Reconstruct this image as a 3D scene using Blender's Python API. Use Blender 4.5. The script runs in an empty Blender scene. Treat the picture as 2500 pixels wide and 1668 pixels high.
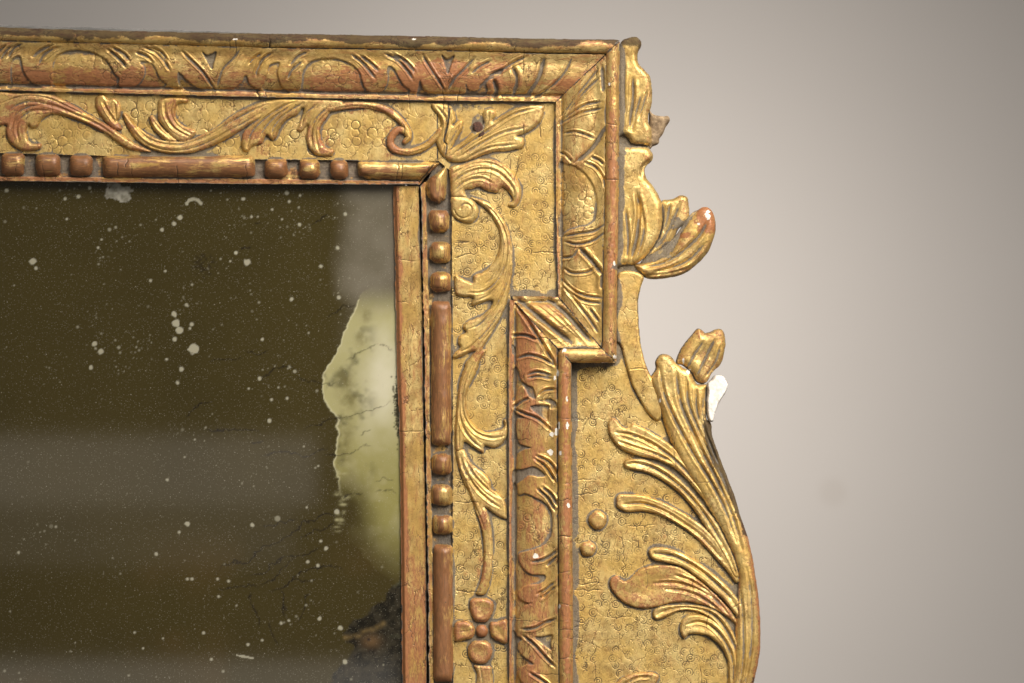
import bpy, math
import numpy as np
from mathutils import Vector

# ------------------------------------------------------------------ camera, world, lights
U = 0.00025                      # metres per unit of the carver's drawing (1 unit = 0.25 mm)
BASE_Z = (834 - 1790) * U        # foot of the modelled piece of the mirror
scene = bpy.context.scene
C = scene.collection
scene.view_settings.view_transform = 'Standard'
scene.view_settings.look = 'None'
scene.view_settings.exposure = 0.0
scene.view_settings.gamma = 1.0

cam_d = bpy.data.cameras.new('camera')
cam = bpy.data.objects.new('camera', cam_d); C.objects.link(cam)
CAM_DIST = 2.2
cam.location = (0, -CAM_DIST, 0)
cam.rotation_euler = (math.radians(90), 0, 0)
cam_d.sensor_width = 36.0
cam_d.lens = 36.0 * CAM_DIST / (2500 * U)
cam_d.clip_end = 100
cam_d.dof.use_dof = True
cam_d.dof.focus_distance = CAM_DIST - 0.004
cam_d.dof.aperture_fstop = 3.2
scene.camera = cam

world = bpy.data.worlds.new('World'); scene.world = world
world.use_nodes = True
bg = world.node_tree.nodes['Background']
bg.inputs['Color'].default_value = (1.0, 0.97, 0.93, 1)
bg.inputs['Strength'].default_value = 0.15

def aim(o, target):
    d = Vector(target) - o.location
    o.rotation_euler = d.to_track_quat('-Z', 'Y').to_euler()

def area_lamp(name, loc, target, sx, sy, watts, col, spread=180):
    l = bpy.data.lights.new(name, 'AREA'); l.shape = 'RECTANGLE'
    l.size = sx; l.size_y = sy; l.energy = watts; l.color = col
    l.spread = math.radians(spread)
    o = bpy.data.objects.new(name, l); C.objects.link(o)
    o.location = loc; aim(o, target); return o

def spot_lamp(name, loc, target, deg, blend, watts, col, rad=0.1):
    l = bpy.data.lights.new(name, 'SPOT'); l.spot_size = math.radians(deg); l.spot_blend = blend
    l.energy = watts; l.color = col; l.shadow_soft_size = rad
    o = bpy.data.objects.new(name, l); C.objects.link(o)
    o.location = loc; aim(o, target); return o

area_lamp('key_softbox', (0.75, -1.05, 0.80), (0.17, 0, -0.01), 0.9, 0.9, 5.4, (1.0, 0.955, 0.89), 50)
area_lamp('top_softbox', (0.05, -0.70, 1.15), (0.05, 0, 0.0), 0.7, 0.35, 2.4, (1.0, 0.95, 0.89), 80)
# added unseen light behind the mirror, gives the wall its bright middle and falloff
area_lamp('added_wall_light', (0.060, 1.03, 0.045), (0.135, 1.6, 0.055), 0.24, 0.24, 3.1, (1.0, 0.95, 0.89))
# added lights, there to reflect as the grey bands in the old glass
area_lamp('added_band_light', (-0.535, -1.2, -0.122), (-0.535, 0, -0.122), 0.70, 0.066, 0.15, (1.0, 0.90, 0.78))
area_lamp('added_band_light_dim', (-0.535, -1.2, -0.184), (-0.535, 0, -0.184), 0.66, 0.058, 0.050, (1.0, 0.90, 0.78))
area_lamp('added_band_light_low', (-0.56, -1.2, -0.402), (-0.56, 0, -0.402), 0.90, 0.20, 0.70, (1.0, 0.92, 0.82))

# ------------------------------------------------------------------ numeric helpers
RNG = np.random.default_rng(7)
K = 600.0 / 1882.0
ORG = dict(A=(0, 0), B=(500, 0), C=(1000, 50), D=(900, 400), E=(900, 800), F=(900, 1168), G=(1300, 50),
           H=(1400, 450), I=(1300, 750), J=(1300, 1168), K=(0, 400), L=(450, 400), M=(450, 800), N=(450, 1168),
           O=(0, 1168), Q=(0, 800))

def P(s):
    """'A x,y x,y ...' -> points on the drawing plane (letter = sheet of the drawing)"""
    t = s.split(); ox, oy = ORG[t[0]]
    return np.array([[ox + float(a) * K, oy + float(b) * K] for a, b in (q.split(',')[:2] for q in t[1:])])

def PP(s):
    """several sheets in one path: '|A x,y x,y |B x,y' """
    return np.vstack([P(q) for q in s.split('|') if q.strip()])

def smooth_closed(p, n=5):
    m = len(p); out = []
    for i in range(m):
        p0, p1, p2, p3 = p[i - 1], p[i], p[(i + 1) % m], p[(i + 2) % m]
        for k in range(n):
            t = k / n
            out.append(0.5 * ((2 * p1) + (p2 - p0) * t + (2 * p0 - 5 * p1 + 4 * p2 - p3) * t * t + (3 * p1 - p0 - 3 * p2 + p3) * t ** 3))
    return np.array(out)

def smooth_open(p, n=5):
    if len(p) < 3: return p
    q = np.vstack([2 * p[0] - p[1], p, 2 * p[-1] - p[-2]]); out = []
    for i in range(1, len(q) - 2):
        p0, p1, p2, p3 = q[i - 1], q[i], q[i + 1], q[i + 2]
        for k in range(n):
            t = k / n
            out.append(0.5 * ((2 * p1) + (p2 - p0) * t + (2 * p0 - 5 * p1 + 4 * p2 - p3) * t * t + (3 * p1 - p0 - 3 * p2 + p3) * t ** 3))
    out.append(p[-1]); return np.array(out)

def seg_dist(X, Y, a, b):
    dx, dy = b[0] - a[0], b[1] - a[1]
    L2 = dx * dx + dy * dy + 1e-9
    t = np.clip(((X - a[0]) * dx + (Y - a[1]) * dy) / L2, 0, 1)
    return (X - a[0] - t * dx) ** 2 + (Y - a[1] - t * dy) ** 2, t

def poly_sdf(X, Y, p):
    d = np.full(X.shape, 1e12); ins = np.zeros(X.shape, bool)
    n = len(p)
    for i in range(n):
        a, b = p[i], p[(i + 1) % n]
        d = np.minimum(d, seg_dist(X, Y, a, b)[0])
        if a[1] != b[1]:
            cr = ((a[1] > Y) != (b[1] > Y)) & (X < (b[0] - a[0]) * (Y - a[1]) / (b[1] - a[1]) + a[0])
            ins ^= cr
    d = np.sqrt(d); return np.where(ins, d, -d)

def line_dist(X, Y, p):
    """distance to an open path and the 0..1 position along it"""
    L = np.concatenate([[0], np.cumsum(np.hypot(*(np.diff(p, axis=0).T)))]); T = L[-1] + 1e-9
    d = np.full(X.shape, 1e12); s = np.zeros(X.shape)
    for i in range(len(p) - 1):
        q, t = seg_dist(X, Y, p[i], p[i + 1]); m = q < d
        d = np.where(m, q, d); s = np.where(m, (L[i] + t * (L[i + 1] - L[i])) / T, s)
    return np.sqrt(d), s

def stroke_sdf(X, Y, pw):
    """inside distance of a brush stroke whose half width changes along it; pw = x,y,w"""
    p = smooth_open(pw, 4); d = np.full(X.shape, -1e12)
    for i in range(len(p) - 1):
        q, t = seg_dist(X, Y, p[i, :2], p[i + 1, :2])
        d = np.maximum(d, p[i, 2] + t * (p[i + 1, 2] - p[i, 2]) - np.sqrt(q))
    return d

def PW(s):
    t = s.split(); ox, oy = ORG[t[0]]; out = []
    for q in t[1:]:
        a, b, w = (float(v) for v in q.split(','))
        out.append([ox + a * K, oy + b * K, w * K])
    return np.array(out)

_lat = RNG.random((256, 256))
def vnoise(X, Y, sx, sy=None, seed=0):
    sy = sx if sy is None else sy
    x = X / sx + seed * 17.31; y = Y / sy + seed * 9.77
    i = np.floor(x).astype(int); j = np.floor(y).astype(int); fx = x - i; fy = y - j
    fx = fx * fx * (3 - 2 * fx); fy = fy * fy * (3 - 2 * fy)
    g = lambda a, b: _lat[a & 255, b & 255]
    return ((g(i, j) * (1 - fx) + g(i + 1, j) * fx) * (1 - fy) + (g(i, j + 1) * (1 - fx) + g(i + 1, j + 1) * fx) * fy) - 0.5

def fbm(X, Y, s, seed=0, o=3, asp=1.0):
    r = 0; a = 1.0
    for k in range(o):
        r = r + a * vnoise(X, Y, s / 2 ** k * asp, s / 2 ** k, seed + k); a *= 0.55
    return r

sst = lambda x, a, b: (lambda t: t * t * (3 - 2 * t))(np.clip((x - a) / (b - a), 0, 1))

def boxblur(a, r):
    k = 2 * r + 1
    for ax in (0, 1):
        for _ in range(2):
            p = np.pad(a, [(r + 1, r) if i == ax else (0, 0) for i in (0, 1)], mode='edge')
            c = np.cumsum(p, axis=ax)
            a = (np.take(c, range(k, c.shape[ax]), ax) - np.take(c, range(0, c.shape[ax] - k), ax)) / k
    return a

# ------------------------------------------------------------------ relief carver
RECS = []
class Rec: pass

def carve(name, parent, mat, comps, base, T=10.0, edge=8.0, grooves=(), recess=(), back=None, step=1.8,
          wear=0.15, dust=0.0, grime=0.0, rough=0.6, dish=0.0, hfun=None, smoothp=True, afun=None, label=None, wob=1.0, flat0=0.0,
          ridge=0.0, flute=0.0):
    """comps: closed outlines (n,2) or strokes (n,3); base: number or f(X,Y); heights in drawing units towards the viewer"""
    r = Rec(); r.__dict__.update(name=name, parent=parent, mat=mat, label=label, wear=wear, dust=dust, grime=grime, step=step)
    cs = []
    for c in comps:
        c = np.asarray(c, float)
        if c.shape[1] == 2 and smoothp: c = smooth_closed(c)
        cs.append(c)
    lo = np.min([c[:, :2].min(0) - (c[:, 2].max() if c.shape[1] == 3 else 0) for c in cs], 0) - 2 * step
    hi = np.max([c[:, :2].max(0) + (c[:, 2].max() if c.shape[1] == 3 else 0) for c in cs], 0) + 2 * step
    xs = np.arange(lo[0], hi[0] + step, step); ys = np.arange(lo[1], hi[1] + step, step)
    X, Y = np.meshgrid(xs, ys)
    d = np.full(X.shape, -1e12)
    for c in cs:
        dd = stroke_sdf(X, Y, c) if c.shape[1] == 3 else poly_sdf(X, Y, c)
        d = np.maximum(d, dd)
    if wob: d0 = d + wob * (vnoise(X, Y, 9, seed=3) + 0.8 * vnoise(X, Y, 24, seed=4)) ; d = d0
    B = base(X, Y) if callable(base) else np.full(X.shape, float(base))
    u = np.clip(d / edge, 0, 1)
    prof = np.sqrt(np.clip(1 - (1 - u) ** 2, 0, 1))
    Hh = B + flat0 + (T - flat0) * prof
    if dish:      # hollowed towards the middle
        dm = max(d.max(), 1e-3); Hh = Hh - dish * sst(d / dm, 0.25, 1.0)
    if ridge:
        dm = max(d.max(), 1e-3); Hh = Hh + ridge * np.clip(d / dm, 0, 1)
    gm = np.zeros(X.shape)
    def window(p, w):
        i0 = max(int((p[:, 1].min() - w - ys[0]) / step), 0); i1 = int((p[:, 1].max() + w - ys[0]) / step) + 2
        j0 = max(int((p[:, 0].min() - w - xs[0]) / step), 0); j1 = int((p[:, 0].max() + w - xs[0]) / step) + 2
        return slice(i0, max(i1, i0)), slice(j0, max(j1, j0))
    for g in grooves:
        p, w, dep = g[:3]; dirt = g[3] if len(g) > 3 else 0.35
        p = smooth_open(np.asarray(p)); s = window(p, 4 * w if not flute else 20)
        if X[s].size == 0: continue
        q, t = line_dist(X[s], Y[s], p)
        if flute: Hh[s] += flute * np.sin(q * 1.15 + 3 * vnoise(X[s], Y[s], 40, seed=17)) * np.exp(-(q / 11) ** 2) * np.clip(np.minimum(t, 1 - t) * 5, 0, 1) * np.clip(d[s] / 6, 0, 1)
        tap = np.clip(np.minimum(t, 1 - t) * 5 + 0.25, 0, 1)
        e = np.exp(-(q / (w * (0.5 + 0.5 * tap))) ** 2) * tap
        Hh[s] -= dep * e
        # a raised lip thrown up beside the cut
        Hh[s] += 0.28 * abs(dep) * np.exp(-((q - 2.1 * w) / (0.9 * w)) ** 2) * tap
        gm[s] = np.maximum(gm[s], dirt * e)
    for g in recess:
        p, e, dep = g[:3]; dirt = g[3] if len(g) > 3 else 0.0
        p = smooth_closed(np.asarray(p)); s = window(p, 2 * e)
        if X[s].size == 0: continue
        q = poly_sdf(X[s], Y[s], p) + 1.2 * vnoise(X[s], Y[s], 7, seed=5)
        f = sst(q, -0.3 * e, 0.7 * e); Hh[s] -= dep * f
        gm[s] = np.maximum(gm[s], dirt * f)
        gm[s] = np.maximum(gm[s], 0.45 * np.exp(-((q - 0.4 * e) / (0.45 * e + 1)) ** 2))
    Hh = Hh + rough * (fbm(X, Y, 26, 11) + 0.35 * vnoise(X, Y, 5, seed=8))
    ex = dict(wear=np.zeros(X.shape), grime=np.zeros(X.shape), chip=np.zeros(X.shape), dust=gm)
    if hfun is not None: Hh = hfun(X, Y, Hh, d, ex)
    r.X, r.Y, r.d, r.H, r.ex = X, Y, d, Hh, ex
    r.back = back if back is not None else float(np.min(B)) - 5
    r.x0, r.y0 = xs[0], ys[0]
    obj = bpy.data.objects.new(name, None)   # replaced by its mesh below
    r.obj = None
    bpy.data.objects.remove(obj)
    RECS.append(r); return r

GS = 2.0; GX0, GY0, GX1, GY1 = -160, 20, 1900, 1810
gxs = np.arange(GX0, GX1, GS); gys = np.arange(GY0, GY1, GS)

CRACKS = []      # hairline breaks across the mouldings
def crack(x0, y0, x1, y1, w=1.1, dep=1.4, seed=0, jag=4.0):
    rg = np.random.default_rng(seed); n = max(4, int(math.hypot(x1 - x0, y1 - y0) / 9)); t = np.linspace(0, 1, n)[:, None]
    p = np.array([x0, y0]) * (1 - t) + np.array([x1, y1]) * t + rg.normal(0, jag * 0.35, (n, 2)); CRACKS.append((p, w, dep))
_rg = np.random.default_rng(12)
for k in range(34):
    x = _rg.uniform(-60, 1460); y = _rg.choice([88, 120, 215, 245, 300, 385, 400]); crack(x, y, x + _rg.normal(0, 5), y + _rg.uniform(25, 75), _rg.uniform(.8, 1.2), 1.2, 100 + k)
for k in range(34):
    y = _rg.uniform(470, 1680); x = _rg.choice([965, 1045, 1110, 1245, 1300, 1362, 1400]); crack(x, y, x + _rg.uniform(25, 75), y + _rg.normal(0, 4), _rg.uniform(.8, 1.2), 1.2, 200 + k)
for k in range(16):
    x = _rg.uniform(1410, 1800); y = _rg.uniform(900, 1680)
    if _rg.random() < .6: crack(x, y, x + _rg.normal(0, 8), y + _rg.uniform(40, 130), .9, 1, 300 + k, 7)
    else: crack(x, y, x + _rg.uniform(30, 90), y + _rg.normal(0, 5), .9, 1, 300 + k, 6)
crack(1360, 1307, 1398, 1307, 1.4, 2, 1); crack(1105, 1515, 1400, 1512, .9, 1, 2); crack(1476, 307, 1512, 309, 1.2, 2, 3); crack(1476, 440, 1512, 440, 1.2, 2, 4); crack(660, 85, 661, 122, 2.2, 3, 5); crack(630, 218, 633, 240, 2.4, 3, 6)
crack(1094, 250, 1096, 300, 1.6, 3, 7); crack(1096, 300, 1084, 350, 2.2, 4, 8); crack(1062, 400, 1022, 446, 2.0, 5, 9, 2)
CHIPS = []       # patches where the white gesso shows: x, y, rx, ry
WEARSPOTS = []   # patches rubbed through to the red bole: x, y, rx, ry, amount
DUSTSPOTS = []

def blob(X, Y, b, seed, sharp=0.35):
    x, y, rx, ry = b[:4]
    q = np.sqrt(((X - x) / rx) ** 2 + ((Y - y) / ry) ** 2) + 0.9 * fbm(X, Y, max(6.0, 0.6 * min(rx, ry)), seed, 2)
    return 1 - sst(q, 1 - sharp, 1 + sharp)

def finish_all():
    G = np.full((len(gys), len(gxs)), -60.0)
    GXm, GYm = np.meshgrid(gxs, gys)
    for r in RECS:
        j0 = np.searchsorted(gxs, r.X[0, 0]); j1 = np.searchsorted(gxs, r.X[0, -1])
        i0 = np.searchsorted(gys, r.Y[0, 0]); i1 = np.searchsorted(gys, r.Y[-1, 0])
        if j1 <= j0 or i1 <= i0: continue
        ii = np.clip(np.round((gys[i0:i1] - r.y0) / r.step).astype(int), 0, r.X.shape[0] - 1)
        jj = np.clip(np.round((gxs[j0:j1] - r.x0) / r.step).astype(int), 0, r.X.shape[1] - 1)
        h = r.H[np.ix_(ii, jj)]; m = r.d[np.ix_(ii, jj)] > 0
        v = G[i0:i1, j0:j1]; G[i0:i1, j0:j1] = np.where(m, np.maximum(v, h), v)
    G = np.maximum(G, -34)
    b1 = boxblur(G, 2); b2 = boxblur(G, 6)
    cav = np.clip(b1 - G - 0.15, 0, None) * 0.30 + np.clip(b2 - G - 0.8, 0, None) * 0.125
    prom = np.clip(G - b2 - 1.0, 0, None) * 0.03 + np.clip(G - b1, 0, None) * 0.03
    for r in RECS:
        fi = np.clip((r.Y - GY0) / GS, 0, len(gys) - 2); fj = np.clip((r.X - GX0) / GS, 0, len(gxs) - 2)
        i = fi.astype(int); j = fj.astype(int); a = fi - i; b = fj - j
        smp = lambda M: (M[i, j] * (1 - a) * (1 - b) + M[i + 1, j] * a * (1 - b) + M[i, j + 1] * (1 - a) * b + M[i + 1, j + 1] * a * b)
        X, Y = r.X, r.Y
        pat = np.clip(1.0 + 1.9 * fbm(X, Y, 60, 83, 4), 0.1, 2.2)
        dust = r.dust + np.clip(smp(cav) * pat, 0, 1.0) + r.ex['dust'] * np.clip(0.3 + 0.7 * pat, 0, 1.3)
        for cp, cw, cd in CRACKS:
            if cp[:, 0].max() < X.min() or cp[:, 0].min() > X.max() or cp[:, 1].max() < Y.min() or cp[:, 1].min() > Y.max(): continue
            i0, i1 = np.searchsorted(Y[:, 0], [cp[:, 1].min() - 6, cp[:, 1].max() + 6]); j0, j1 = np.searchsorted(X[0], [cp[:, 0].min() - 6, cp[:, 0].max() + 6])
            if i1 <= i0 or j1 <= j0: continue
            sl = (slice(i0, i1), slice(j0, j1)); q, t_ = line_dist(X[sl], Y[sl], cp)
            e = np.exp(-(q / cw) ** 2) * np.clip(np.minimum(t_, 1 - t_) * 8 + .3, 0, 1)
            r.H[sl] -= cd * e; r.ex['grime'][sl] = np.maximum(r.ex['grime'][sl], 0.95 * e)
        wear = r.wear + np.clip(smp(prom), 0, 0.22) + r.ex['wear']
        chip = r.ex['chip'].copy(); grime = r.grime + r.ex['grime']
        x0, x1, y0, y1 = X.min(), X.max(), Y.min(), Y.max()
        for lst, arr, amt in ((CHIPS, chip, 1.0), (WEARSPOTS, wear, None), (DUSTSPOTS, dust, None)):
            for q, s in enumerate(lst):
                if amt: s = (s[0], s[1], s[2] * .82, s[3] * .82)
                if s[0] + 2 * s[2] < x0 or s[0] - 2 * s[2] > x1 or s[1] + 2 * s[3] < y0 or s[1] - 2 * s[3] > y1: continue
                v = blob(X, Y, s, 40 + q, 0.25 if amt is None else 0.12)
                arr += v * (amt if amt else s[4])
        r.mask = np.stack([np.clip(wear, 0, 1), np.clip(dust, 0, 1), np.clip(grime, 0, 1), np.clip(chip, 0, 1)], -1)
        build_mesh(r)

def build_mesh(r):
    X, Y, d, Hh, st = r.X, r.Y, r.d, r.H, r.step
    inm = d > -0.55 * st
    F = inm[:-1, :-1] & inm[1:, :-1] & inm[:-1, 1:] & inm[1:, 1:]
    F &= (d[:-1, :-1] + d[1:, :-1] + d[:-1, 1:] + d[1:, 1:]) > -0.4 * st
    n, m = X.shape
    Fp = np.pad(F, 1)
    hb = Fp[:-1, 1:-1] ^ Fp[1:, 1:-1]       # edges (i,j)-(i,j+1)   shape n, m-1
    vb = Fp[1:-1, :-1] ^ Fp[1:-1, 1:]       # edges (i,j)-(i+1,j)   shape n-1, m
    bv = np.zeros((n, m), bool)
    bv[:, :-1] |= hb; bv[:, 1:] |= hb; bv[:-1, :] |= vb; bv[1:, :] |= vb
    gy, gx = np.gradient(d, st)
    gl = np.hypot(gx, gy) + 1e-6
    mv = np.where(bv, np.clip(d, -1.2 * st, 1.2 * st), 0)
    Xs = X - mv * gx / gl; Ys = Y - mv * gy / gl
    used = np.zeros((n, m), bool)
    used[:-1, :-1] |= F; used[1:, :-1] |= F; used[:-1, 1:] |= F; used[1:, 1:] |= F
    idx = -np.ones((n, m), int); nv = int(used.sum()); idx[used] = np.arange(nv)
    top = np.stack([Xs[used], Ys[used], Hh[used]], -1)
    i, j = np.nonzero(F)
    quads = np.stack([idx[i + 1, j], idx[i + 1, j + 1], idx[i, j + 1], idx[i, j]], -1)   # normal towards the viewer
    # skirt: an own top row and a bottom row down to the back
    sk = -np.ones((n, m), int); nb = int(bv.sum()); sk[bv] = np.arange(nb)
    st_top = np.stack([Xs[bv], Ys[bv], Hh[bv]], -1); st_bot = st_top.copy(); st_bot[:, 2] = np.minimum(r.back, st_top[:, 2] - 0.5)
    verts = np.vstack([top, st_top, st_bot])
    a1, b1 = [], []
    ii, jj = np.nonzero(hb); up = Fp[:-1, 1:-1][ii, jj]          # face above this edge
    A = sk[ii, jj]; Bq = sk[ii, jj + 1]
    a1.append(np.where(up, A, Bq)); b1.append(np.where(up, Bq, A))
    ii, jj = np.nonzero(vb); lf = Fp[1:-1, :-1][ii, jj]
    A = sk[ii, jj]; Bq = sk[ii + 1, jj]
    a1.append(np.where(lf, Bq, A)); b1.append(np.where(lf, A, Bq))
    a1 = np.concatenate(a1); b1 = np.concatenate(b1)
    sq = np.stack([nv + a1, nv + nb + a1, nv + nb + b1, nv + b1], -1)
    faces = np.vstack([quads, sq])
    mask = np.vstack([r.mask[used], r.mask[bv], r.mask[bv]])
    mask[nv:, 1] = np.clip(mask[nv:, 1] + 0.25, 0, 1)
    co = np.empty_like(verts)
    co[:, 0] = (verts[:, 0] - 1250) * U; co[:, 1] = -verts[:, 2] * U; co[:, 2] = (834 - verts[:, 1]) * U - BASE_Z
    o = mesh_object(r.name, co, faces, r.mat, r.parent.obj if isinstance(r.parent, Rec) else r.parent, mask)
    r.obj = o
    if r.label: o['label'] = r.label

def mesh_object(name, co, faces, mat, parent, mask=None, attr='mask'):
    me = bpy.data.meshes.new(name)
    me.vertices.add(len(co)); me.vertices.foreach_set('co', co.astype(np.float32).ravel())
    nf = len(faces)
    me.loops.add(nf * 4); me.loops.foreach_set('vertex_index', faces.astype(np.int32).ravel())
    me.polygons.add(nf); me.polygons.foreach_set('loop_start', np.arange(0, nf * 4, 4, dtype=np.int32))
    me.polygons.foreach_set('use_smooth', np.ones(nf, bool))
    me.update(calc_edges=True); me.validate()
    if mask is not None:
        at = me.attributes.new(attr, 'FLOAT_COLOR', 'POINT')
        at.data.foreach_set('color', mask.astype(np.float32).ravel())
    me.materials.append(mat)
    o = bpy.data.objects.new(name, me); C.objects.link(o)
    if parent: o.parent = parent
    return o

# ------------------------------------------------------------------ materials
class NT:
    def __init__(s, name):
        s.m = bpy.data.materials.new(name); s.m.use_nodes = True
        s.t = s.m.node_tree; s.t.nodes.clear()
        s.out = s.n('ShaderNodeOutputMaterial')
    def n(s, kind, **kw):
        x = s.t.nodes.new(kind)
        for k, v in kw.items():
            if k in x.inputs: s.set(x, k, v)
            else: setattr(x, k, v)
        return x
    def set(s, node, key, v):
        if isinstance(v, bpy.types.NodeSocket): s.t.links.new(v, node.inputs[key])
        else: node.inputs[key].default_value = v
    def math(s, op, a, b=None, clamp=False):
        x = s.t.nodes.new('ShaderNodeMath'); x.operation = op; x.use_clamp = clamp
        s.set(x, 0, a)
        if b is not None: s.set(x, 1, b)
        return x.outputs[0]
    def mapr(s, v, a, b, c=0.0, d=1.0):
        x = s.t.nodes.new('ShaderNodeMapRange'); x.interpolation_type = 'SMOOTHSTEP'
        for k, q in zip((0, 1, 2, 3, 4), (v, a, b, c, d)): s.set(x, k, q)
        return x.outputs[0]
    def mix(s, f, a, b):
        x = s.t.nodes.new('ShaderNodeMix'); x.data_type = 'RGBA'
        s.set(x, 0, f); s.set(x, 6, a); s.set(x, 7, b); return x.outputs[2]
    def mixf(s, f, a, b):
        x = s.t.nodes.new('ShaderNodeMix'); x.data_type = 'FLOAT'
        s.set(x, 0, f); s.set(x, 2, a); s.set(x, 3, b); return x.outputs[0]
    def noise(s, vec, scale, detail=4, rough=0.6, lac=2.0):
        x = s.n('ShaderNodeTexNoise'); s.set(x, 'Vector', vec); s.set(x, 'Scale', scale)
        s.set(x, 'Detail', detail); s.set(x, 'Roughness', rough); return x.outputs[0]

def c4(r, g, b): return (r, g, b, 1)
GOLD = c4(0.63, 0.41, 0.118); GOLD_PALE = c4(0.72, 0.53, 0.21); GOLD_DULL = c4(0.34, 0.19, 0.055)
BOLE = c4(0.37, 0.140, 0.058); BOLE_DARK = c4(0.22, 0.090, 0.036); DUST = c4(0.19, 0.162, 0.128); GRIME_SHADE = c4(0.024, 0.016, 0.010)
GESSO = c4(0.66, 0.61, 0.53)

def gilt(name, stretch=(1, 1, 1), wear_gain=1.0, dull=0.4, met=0.56, rough=0.44, crackle=1.0, bole=BOLE, bole2=BOLE_DARK, gold=GOLD):
    t = NT(name)
    tc = t.n('ShaderNodeTexCoord').outputs['Object']
    mp = t.n('ShaderNodeMapping'); t.set(mp, 'Vector', tc); mp.inputs['Scale'].default_value = stretch
    st = mp.outputs[0]
    at = t.n('ShaderNodeAttribute', attribute_name='mask')
    sp = t.n('ShaderNodeSeparateColor'); t.set(sp, 0, at.outputs['Color'])
    wear, dust, grime, chip = sp.outputs[0], sp.outputs[1], sp.outputs[2], at.outputs['Alpha']
    n_big = t.noise(tc, 45, 3, 0.55); n_mid = t.noise(st, 260, 5, 0.65); n_fine = t.noise(st, 900, 4, 0.7); n_dust = t.noise(tc, 520, 5, 0.7)
    n_grain = t.noise(tc, 2600, 2, 0.6)
    # rubbed through to the bole: attribute pushed around by streaky noise
    nz = t.math('ADD', t.math('MULTIPLY', n_mid, 0.65), t.math('MULTIPLY', n_fine, 0.35))
    w = t.math('ADD', t.math('MULTIPLY', wear, 0.47 * wear_gain), t.math('MULTIPLY', t.math('SUBTRACT', n_big, 0.5), 0.35))
    crisp = t.mapr(t.math('ADD', t.math('ADD', t.math('MULTIPLY', n_fine, 0.7), t.math('MULTIPLY', n_mid, 0.3)), t.math('MULTIPLY', w, 0.72)), 0.650, 0.725)
    wf = t.math('MAXIMUM', t.math('MULTIPLY', t.mapr(t.math('ADD', nz, w), 0.62, 0.90), 0.80), t.math('MULTIPLY', crisp, 0.9))
    wsoft = t.mapr(t.math('ADD', nz, w), 0.52, 0.86)
    g = t.mix(t.mapr(n_big, 0.35, 0.65), gold, GOLD_PALE)
    g = t.mix(t.math('MULTIPLY', t.mapr(n_mid, 0.42, 0.72), dull, True), g, GOLD_DULL)
    g = t.mix(t.math('MULTIPLY', wsoft, 0.55), g, c4(0.46, 0.20, 0.06))
    b = t.mix(t.mapr(n_fine, 0.35, 0.7), bole, bole2)
    g = t.mix(t.math('MULTIPLY', t.mapr(t.noise(tc, 95, 6, 0.7), 0.42, 0.68), 0.68), g, c4(0.31, 0.18, 0.056))
    g = t.mix(t.math('MULTIPLY', t.mapr(t.noise(tc, 750, 5, 0.75), 0.54, 0.66), 0.65), g, c4(0.16, 0.082, 0.026))
    mg = t.n('ShaderNodeMapping'); t.set(mg, 'Vector', st); mg.inputs['Scale'].default_value = (1, 1, 1) if stretch[0] != stretch[2] else (1, 1, 0.3)
    if stretch[0] == stretch[2] or name == 'gilt_panel': mg.inputs['Scale'].default_value = (1, 1, 0.16)
    bristle = t.math('MULTIPLY', t.mapr(t.noise(mg.outputs[0], 1500, 3, 0.7), 0.56, 0.68), t.mapr(t.noise(tc, 60, 3), 0.40, 0.62))
    g = t.mix(t.math('MULTIPLY', bristle, 0.55), g, c4(0.20, 0.085, 0.03))
    col = t.mix(wf, g, b)
    # fine age cracks
    vo = t.n('ShaderNodeTexVoronoi', feature='DISTANCE_TO_EDGE'); 
    wv = t.n('ShaderNodeVectorMath', operation='ADD'); t.set(wv, 0, st)
    ns = t.n('ShaderNodeTexNoise'); t.set(ns, 'Vector', tc); t.set(ns, 'Scale', 300.0)
    sc = t.n('ShaderNodeVectorMath', operation='SCALE'); t.set(sc, 0, ns.outputs['Color']); sc.inputs['Scale'].default_value = 0.004
    t.set(wv, 1, sc.outputs[0]); t.set(vo, 'Vector', wv.outputs[0]); t.set(vo, 'Scale', 95.0)
    v3 = t.n('ShaderNodeTexVoronoi', feature='DISTANCE_TO_EDGE'); t.set(v3, 'Vector', wv.outputs[0]); t.set(v3, 'Scale', 230.0)
    cr = t.math('MULTIPLY', t.mapr(vo.outputs['Distance'], 0.0, 0.026, 1, 0), t.mapr(n_big, 0.38, 0.52))
    cr = t.math('MAXIMUM', cr, t.math('MULTIPLY', t.mapr(v3.outputs['Distance'], 0.0, 0.045, 1, 0), t.mapr(t.noise(tc, 70, 3), 0.52, 0.64)))
    cr = t.math('MULTIPLY', cr, crackle, True)
    col = t.mix(t.math('MULTIPLY', cr, 0.75), col, c4(0.06, 0.03, 0.012))
    # pin holes and fly spots
    v2 = t.n('ShaderNodeTexVoronoi', feature='F1'); t.set(v2, 'Vector', tc); t.set(v2, 'Scale', 210.0)
    pit = t.math('MULTIPLY', t.mapr(v2.outputs['Distance'], 0.06, 0.12, 1, 0), t.mapr(t.noise(tc, 210, 1), 0.55, 0.6))
    col = t.mix(t.math('MULTIPLY', pit, 0.8), col, c4(0.05, 0.03, 0.015))
    gr = t.mapr(t.math('ADD', t.math('MULTIPLY', grime, 0.85), t.math('MULTIPLY', t.math('SUBTRACT', n_dust, 0.5), 0.8)), 0.30, 0.58)
    col = t.mix(t.math('MULTIPLY', gr, 0.86), col, GRIME_SHADE)
    df = t.mapr(t.math('ADD', t.math('MULTIPLY', dust, 0.80), t.math('MULTIPLY', t.math('SUBTRACT', n_dust, 0.5), 0.75)), 0.30, 0.62)
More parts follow.
